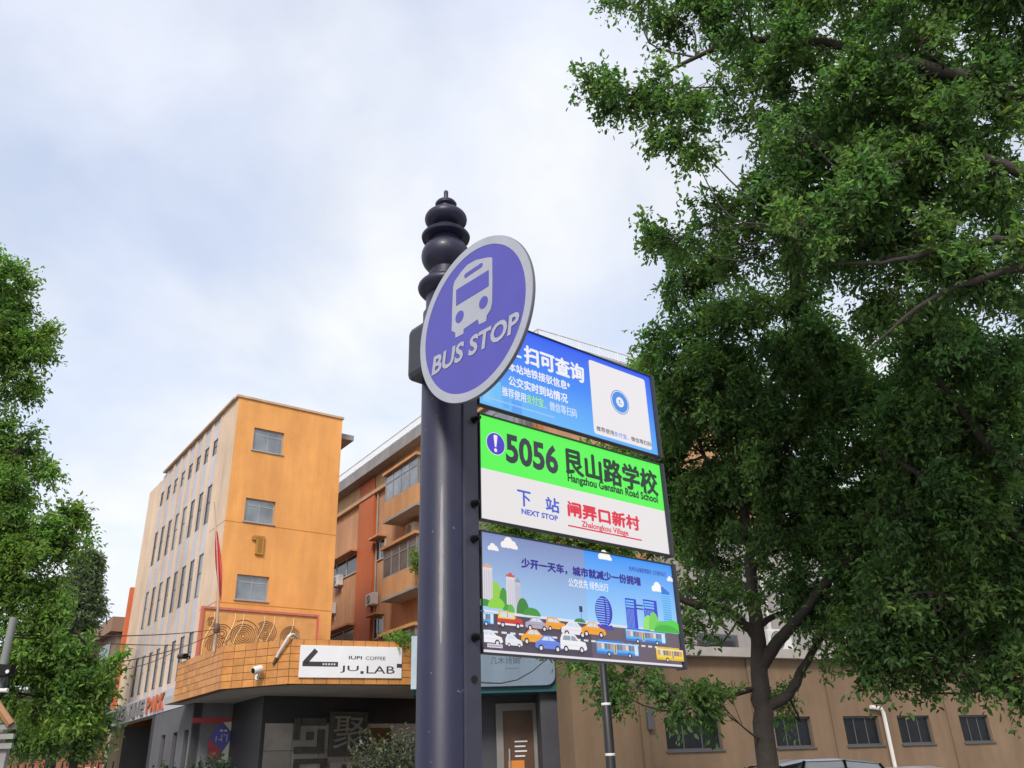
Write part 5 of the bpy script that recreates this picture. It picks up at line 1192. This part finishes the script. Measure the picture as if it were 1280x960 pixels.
lobesB = [(865, 425, 62, 62, 14), (838, 345, 42, 52, 13.2), (905, 365, 62, 60, 13.5), (850, 500, 50, 55, 14.5), (925, 480, 82, 75, 14), (890, 580, 72, 66, 15), (985, 560, 85, 75, 14.3), (1060, 480, 85, 85, 14), (985, 400, 80, 70, 13), (880, 660, 50, 50, 15.5), (955, 640, 70, 42, 16, .8), (1055, 600, 75, 60, 14.5), (830, 585, 42, 52, 15.5), (860, 735, 36, 28, 14.5, .6), (905, 700, 40, 22, 16, .5), (1010, 700, 40, 26, 16, .45), (1065, 690, 50, 42, 15.2, .8),
 (790, 857, 62, 24, 14.6, .9), (862, 868, 58, 30, 14.2, 1.0), (905, 885, 30, 20, 14.4, .8), (985, 885, 26, 28, 15.8, .6), (835, 800, 30, 30, 16, .5), (1020, 742, 42, 46, 15.6, .7), (1000, 650, 60, 40, 16), (880, 715, 50, 30, 16, .6), (930, 590, 90, 70, 16.2), (1000, 470, 110, 90, 15.6), (870, 520, 70, 60, 15.6), (960, 730, 30, 20, 16, .5), (850, 640, 40, 50, 16), (905, 748, 40, 34, 14.3, .5), (990, 722, 42, 42, 14.6, .7), (868, 772, 40, 25, 14.3, .5), (965, 660, 60, 36, 14.4, .7), (1020, 790, 30, 30, 14.8, .5), (735, 842, 30, 18, 15, .7)]
tree('camphor_tree', 'dark trunked tree with spreading limbs before the low brown building', baseB, lobesB, limbsB, 3.4, .095, .34, 11, LEAF_A, .2, 1.0)
# --- A: near tree overhanging from the right, trunk out of view
DA = 10.0
pA = lambda *q: [at(x, y, D) for x, y, D in q]
ba = at(1420, 960, 10.5); baseA = (ba.x, ba.y, 0.12)
limbsA = [([Vector(baseA)]+pA((1418, 800, 10.5), (1410, 600, 10.5), (1395, 420, 10.4), (1370, 250, 10.2), (1330, 80, 10)), .26, .10),
 (pA((1400, 400, 10.4), (1340, 330, 10.2), (1285, 302, 10), (1200, 309, 9.8), (1120, 326, 9.6), (1040, 330, 9.4)), .13, .008),
 (pA((1405, 480, 10.4), (1340, 380, 10.2), (1285, 338, 10), (1215, 352, 9.8), (1150, 382, 9.7), (1080, 440, 9.6)), .11, .008),
 (pA((1370, 250, 10.2), (1280, 130, 10), (1180, 90, 9.8), (1060, 60, 9.6), (940, 50, 9.4), (870, 72, 9.2), (800, 110, 9.1)), .12, .018),
 (pA((1380, 300, 10.2), (1280, 220, 9.9), (1180, 190, 9.6), (1070, 230, 9.4), (1000, 280, 9.3)), .09, .02),
 (pA((1330, 80, 10), (1240, -40, 9.7), (1120, -80, 9.4), (960, -60, 9.2)), .09, .02)]
lobesA = [(775, 112, 45, 40, 9.1), (745, 108, 26, 22, 9.0, .8), (820, 120, 48, 42, 9.1), (858, 165, 46, 38, 9.2), (868, 198, 28, 18, 9.2, .8), (800, -5, 42, 26, 9.2), (862, 35, 50, 44, 9.2), (925, 30, 62, 50, 9.3), (945, 110, 34, 50, 9.4, .45), (905, 110, 30, 50, 9.3, .55), (1000, 70, 62, 60, 9.4), (1000, 160, 62, 55, 9.5), (965, 235, 48, 48, 9.6, .9), (888, 285, 22, 42, 9.9, .9), (1070, 110, 75, 75, 9.5), (1070, 220, 75, 75, 9.5), (1150, 60, 80, 70, 9.6), (1160, 170, 75, 70, 9.7), (1245, 90, 70, 80, 9.8), (1250, 210, 65, 70, 9.9, .9), (1010, 310, 65, 60, 9.8), (1110, 320, 80, 70, 9.8, .9), (1200, 340, 85, 60, 10, .75), (1280, 300, 50, 60, 10.2, .7), (940, 310, 45, 45, 10.2, .9), (1110, -40, 160, 50, 9.5), (960, -40, 90, 45, 9.3), (1290, -20, 80, 60, 9.8), (845, 300, 40, 28, 10.3, .8), (812, 292, 26, 22, 10.3, .8), (1150, 110, 140, 110, 11.2, .9), (1090, 280, 110, 80, 11.2, .9), (1220, 270, 100, 90, 11.4, .9), (1000, 30, 90, 70, 10.6, .8), (1120, 390, 80, 50, 10.4, .8), (1255, 60, 70, 80, 10.4), (1200, -10, 90, 60, 10.2), (1040, 190, 90, 80, 10.8, .9), (990, 260, 70, 60, 10.8, .9), (1180, 200, 90, 80, 11, .8), (905, 270, 30, 34, 10.2), (1000, 285, 48, 42, 9.0), (1040, 250, 50, 45, 9.1)]
tree('camphor_tree', 'tall tree overhanging the street from the upper right edge', baseA, lobesA, limbsA, 4.4, .078, .28, 11, LEAF_A, .26, .8)
# --- C: darker tree at the right edge with hanging foliage
bc = at(1335, 960, 13.5); baseC = (bc.x, bc.y, .12)
pC = lambda *q: [at(x, y, D) for x, y, D in q]
limbsC = [([Vector(baseC)]+pC((1330, 850, 13.5), (1322, 700, 13.4), (1305, 560, 13.2), (1280, 430, 13)), .22, .08), (pC((1322, 720, 13.4), (1250, 650, 13), (1160, 600, 12.8), (1100, 560, 12.8)), .1, .03), (pC((1310, 600, 13.3), (1240, 560, 12.9), (1190, 500, 12.7), (1150, 440, 12.6)), .1, .03), (pC((1328, 820, 13.5), (1240, 760, 13.2), (1160, 740, 13)), .07, .025)]
lobesC = [(1150, 430, 80, 65, 12.6), (1240, 430, 75, 75, 12.8), (1140, 540, 75, 70, 12.8), (1230, 540, 80, 75, 12.9), (1120, 640, 65, 55, 13), (1205, 650, 80, 65, 13), (1275, 640, 55, 80, 13.2), (1110, 735, 62, 50, 13.2), (1185, 745, 68, 55, 13.1), (1262, 755, 55, 62, 13.3), (1145, 815, 60, 30, 13.4, .9), (1220, 818, 55, 30, 13.4, .9), (1065, 770, 40, 35, 13.5, .8), (1275, 840, 25, 40, 13.2), (1085, 830, 40, 24, 13.6, .6), (1085, 690, 60, 50, 14.2), (1050, 640, 60, 45, 14.6), (1120, 590, 70, 60, 14), (1110, 790, 60, 36, 13.8), (1190, 838, 60, 26, 13.7, .8), (1050, 800, 44, 26, 14, .6), (1110, 842, 50, 24, 13.5, .6), (1240, 858, 44, 26, 13.3, .7), (1180, 775, 75, 48, 14.6, .9), (1065, 765, 50, 40, 15, .8), (1180, 600, 110, 90, 14.8, .6), (1200, 480, 110, 80, 14.8, .6), (1230, 720, 90, 90, 15, .6)]
tree('camphor_tree', 'dense dark tree at the right edge with foliage hanging over the low wall', baseC, lobesC, limbsC, 3.8, .092, .32, 11, LEAF_A, .22, .9)
# --- D: tree behind the signs, nearer the apartment corner
bd = at(742, 965, 19.5); baseD = (at(566, 965, 19.5).x, at(566, 965, 19.5).y, .12)
limbsD = [([Vector(baseD)]+[at(x, y, 19.5) for x, y in ((566, 850), (575, 770), (640, 715), (745, 640))], .12, .04)]
lobesD = [(735, 600, 60, 45, 19.5), (790, 560, 50, 60, 20), (800, 475, 28, 40, 20, .8), (790, 660, 60, 50, 20), (720, 680, 60, 40, 19.4), (650, 672, 52, 30, 19.2), (690, 730, 60, 40, 19.5), (770, 740, 60, 40, 19.7), (830, 640, 40, 60, 20.5), (640, 650, 40, 22, 19.3), (720, 790, 40, 30, 19.5), (665, 780, 40, 22, 19.5)]
tree('camphor_tree', 'leafy tree behind the lit panels before the apartment corner', baseD, lobesD, limbsD, 3.0, .115, .36, 11, LEAF_L, .12, .9)
# --- E: tree beyond the low building
bE = at(1120, 965, 46); baseE = (bE.x, bE.y, .12)
limbsE = [([Vector(baseE)]+[at(x, y, 46) for x, y in ((1120, 900), (1118, 820), (1115, 740), (1110, 660))], .25, .08)]
lobesE = [(1060, 740, 70, 60, 46), (1130, 760, 80, 60, 46), (1200, 770, 80, 60, 46), (1260, 780, 70, 50, 46), (1100, 660, 90, 60, 46), (1190, 670, 90, 70, 46), (1040, 690, 50, 50, 46), (1150, 580, 90, 60, 46)]
tree('camphor_tree', 'far tree beyond the low building seen through gaps in the nearer crowns', baseE, lobesE, limbsE, 1.5, .24, .7, 11, LEAF_A, .2, 2.2)
# --- left tree
DLx = 16.0
bl_ = at(-35, 960, DLx); baseL = (bl_.x, bl_.y, .12)
pL = lambda *q: [at(x, y, DLx+dz) for x, y, dz in q]
limbsL = [([Vector(baseL)]+pL((-35, 850, 0), (-30, 720, 0), (-20, 600, 0), (-10, 480, 0), (-5, 380, 0)), .22, .05), (pL((-32, 760, 0), (20, 700, -.2), (60, 650, -.3)), .08, .025), (pL((-34, 830, 0), (30, 800, -.2), (90, 790, -.4), (120, 820, -.5)), .08, .025)]
lobesL = [(12, 380, 34, 58, 16), (-5, 350, 26, 40, 16), (38, 430, 32, 42, 16), (15, 470, 42, 36, 16), (-20, 430, 40, 80, 16), (25, 560, 44, 40, 16), (60, 578, 20, 18, 15.9, .7), (15, 620, 52, 48, 16), (62, 655, 42, 36, 15.8), (85, 680, 24, 22, 15.7, .8), (30, 700, 60, 50, 15.8), (60, 748, 42, 44, 15.6), (-10, 720, 50, 80, 16.2), (50, 800, 66, 46, 15.6), (98, 822, 42, 34, 15.5), (132, 845, 28, 36, 15.4), (95, 862, 44, 40, 15.5), (35, 870, 60, 40, 15.8), (-20, 560, 50, 60, 16.3), (-15, 840, 50, 60, 16), (-90, 500, 60, 90, 16.4, .6), (-105, 680, 80, 90, 16.6, .6), (-95, 820, 70, 60, 16.4, .6), (-75, 390, 50, 60, 16.4, .6), (-40, 620, 60, 80, 17, .6)]
tree('camphor_tree', 'bright green leafy tree at the left edge', baseL, lobesL, limbsL, 6.0, .077, .30, 11, LEAF_L, .22, .9)
baseM = (at(95, 960, 24).x, at(95, 960, 24).y, .12)
limbsM = [([Vector(baseM)]+[at(x, y, 24) for x, y in ((93, 940), (90, 900), (88, 860))], .12, .05)]
lobesM = [(70, 905, 55, 28, 24), (110, 905, 40, 28, 24), (30, 910, 40, 25, 24, .7), (88, 870, 50, 30, 24)]
tree('street_tree', 'low dark tree under the bright left tree beside the porch column', baseM, lobesM, limbsM, 2.2, .13, .4, 11, LEAF_A, .1, 1.0)
# --- pointed conifer behind
tq = at(112, 690, 42); cb_ = Vector((tq.x, tq.y, .0)); cf = thing('conifer_tree', 'hazy pointed conifer behind the bright left tree', 'tree', cb_)
H_ = tq.z; n = 2600; zz = rng.random(n)**.8*(H_-3)+3; rr3 = (H_-zz)/(H_-3)*1.9*(.75+.4*np.sin(zz*2.1+rng.random(n)))+.12; th3 = rng.random(n)*6.28; rq = rr3*np.sqrt(rng.random(n))
Cc = np.stack([cb_.x+rq*np.cos(th3), cb_.y+rq*np.sin(th3), zz-.15*rq], 1); Dd = np.stack([np.cos(th3), np.sin(th3), np.full(n, .1)], 1)
leaves_mesh('crown', Cc, Dd, (0.8+.4*rng.random((n, 1)))*np.ones((1, 3)), .20, 9, .5, LEAF_C, cf, cb_, aspect=.3)
m = MB(); m.tube([cb_, cb_+Z*(H_*.5), cb_+Z*(H_-.3)], [.28, .15, .03], 8); m.build('trunk', bark, cf, smooth=True)
# --- shrubs
def shrub(label, c, r, n, size, mtl, pot=False, name='shrub', group=None):
    t = thing(name, label, 'shrub', (c[0], c[1], c[2]), group); c = np.array(c)
    d = rng.normal(0, 1, (n, 3)); d /= np.linalg.norm(d, axis=1)[:, None]; rad = rng.random(n)**(1/2.4); lump = 1+.22*np.cos(d@np.array([4, 2, 3])+1)+.15*np.cos(d@np.array([-3, 5, 1]))
    P = c+np.array([0, 0, r[2]])+d*(rad*lump)[:, None]*np.array(r); P[:, 2] = np.maximum(P[:, 2], c[2]+.1)
    leaves_mesh('foliage', P, d, (0.75+.5*rng.random((n, 1)))*np.ones((1, 3)), size, 9, size*2.2, mtl, t, c, droop=.1, flat=.8)
    m = MB()
    for k in range(14): e = P[rng.integers(0, n)]; m.tube([Vector(c), Vector((c+e)/2+np.array([0, 0, .1])), Vector(e)], [.03, .018, .006], 5)
    m.build('stem', bark, t, normals=False); return t
q = at(243, 958, 27); zt7 = at(243, 921, 27).z; shrub('dark rounded shrub before the poster wall', (q.x, q.y, .12), (1.0, .95, (zt7-.3)/2.5), 1500, .085, LEAF_S)
q = at(487, 958, 24); zt7 = at(487, 920, 24).z; shrub('grey-green leafy shrub before the stone shopfront left of the post', (q.x, q.y, .12), (.95, .9, (zt7-.12)/2), 800, .11, leafmat('grey_shrub_leaf', (0.085, 0.10, 0.065), .2))
pq_ = B.p(cp[3][0]-.5, cp[3][1]+.5, ztop-.05); q = at(500, 800, math.hypot(pq_.x, pq_.y)); shrub('small bright green plant on the right end of the tiled canopy', (q.x, q.y, ztop-.12), (.42, .4, .16), 120, .11, LEAF_L, name='potted_plant')
q = RBF.onu(524, 712, RU-1.35); bp = RBF.p(RU-1.35, q[0], q[1]-.2); shrub('leafy plant trailing from the second glazed balcony', (bp.x, bp.y, bp.z), (.35, .4, .55), 160, .10, LEAF_L, name='balcony_plant')
for o in list(bpy.data.objects):
    if '_base' in o: del o['_base']
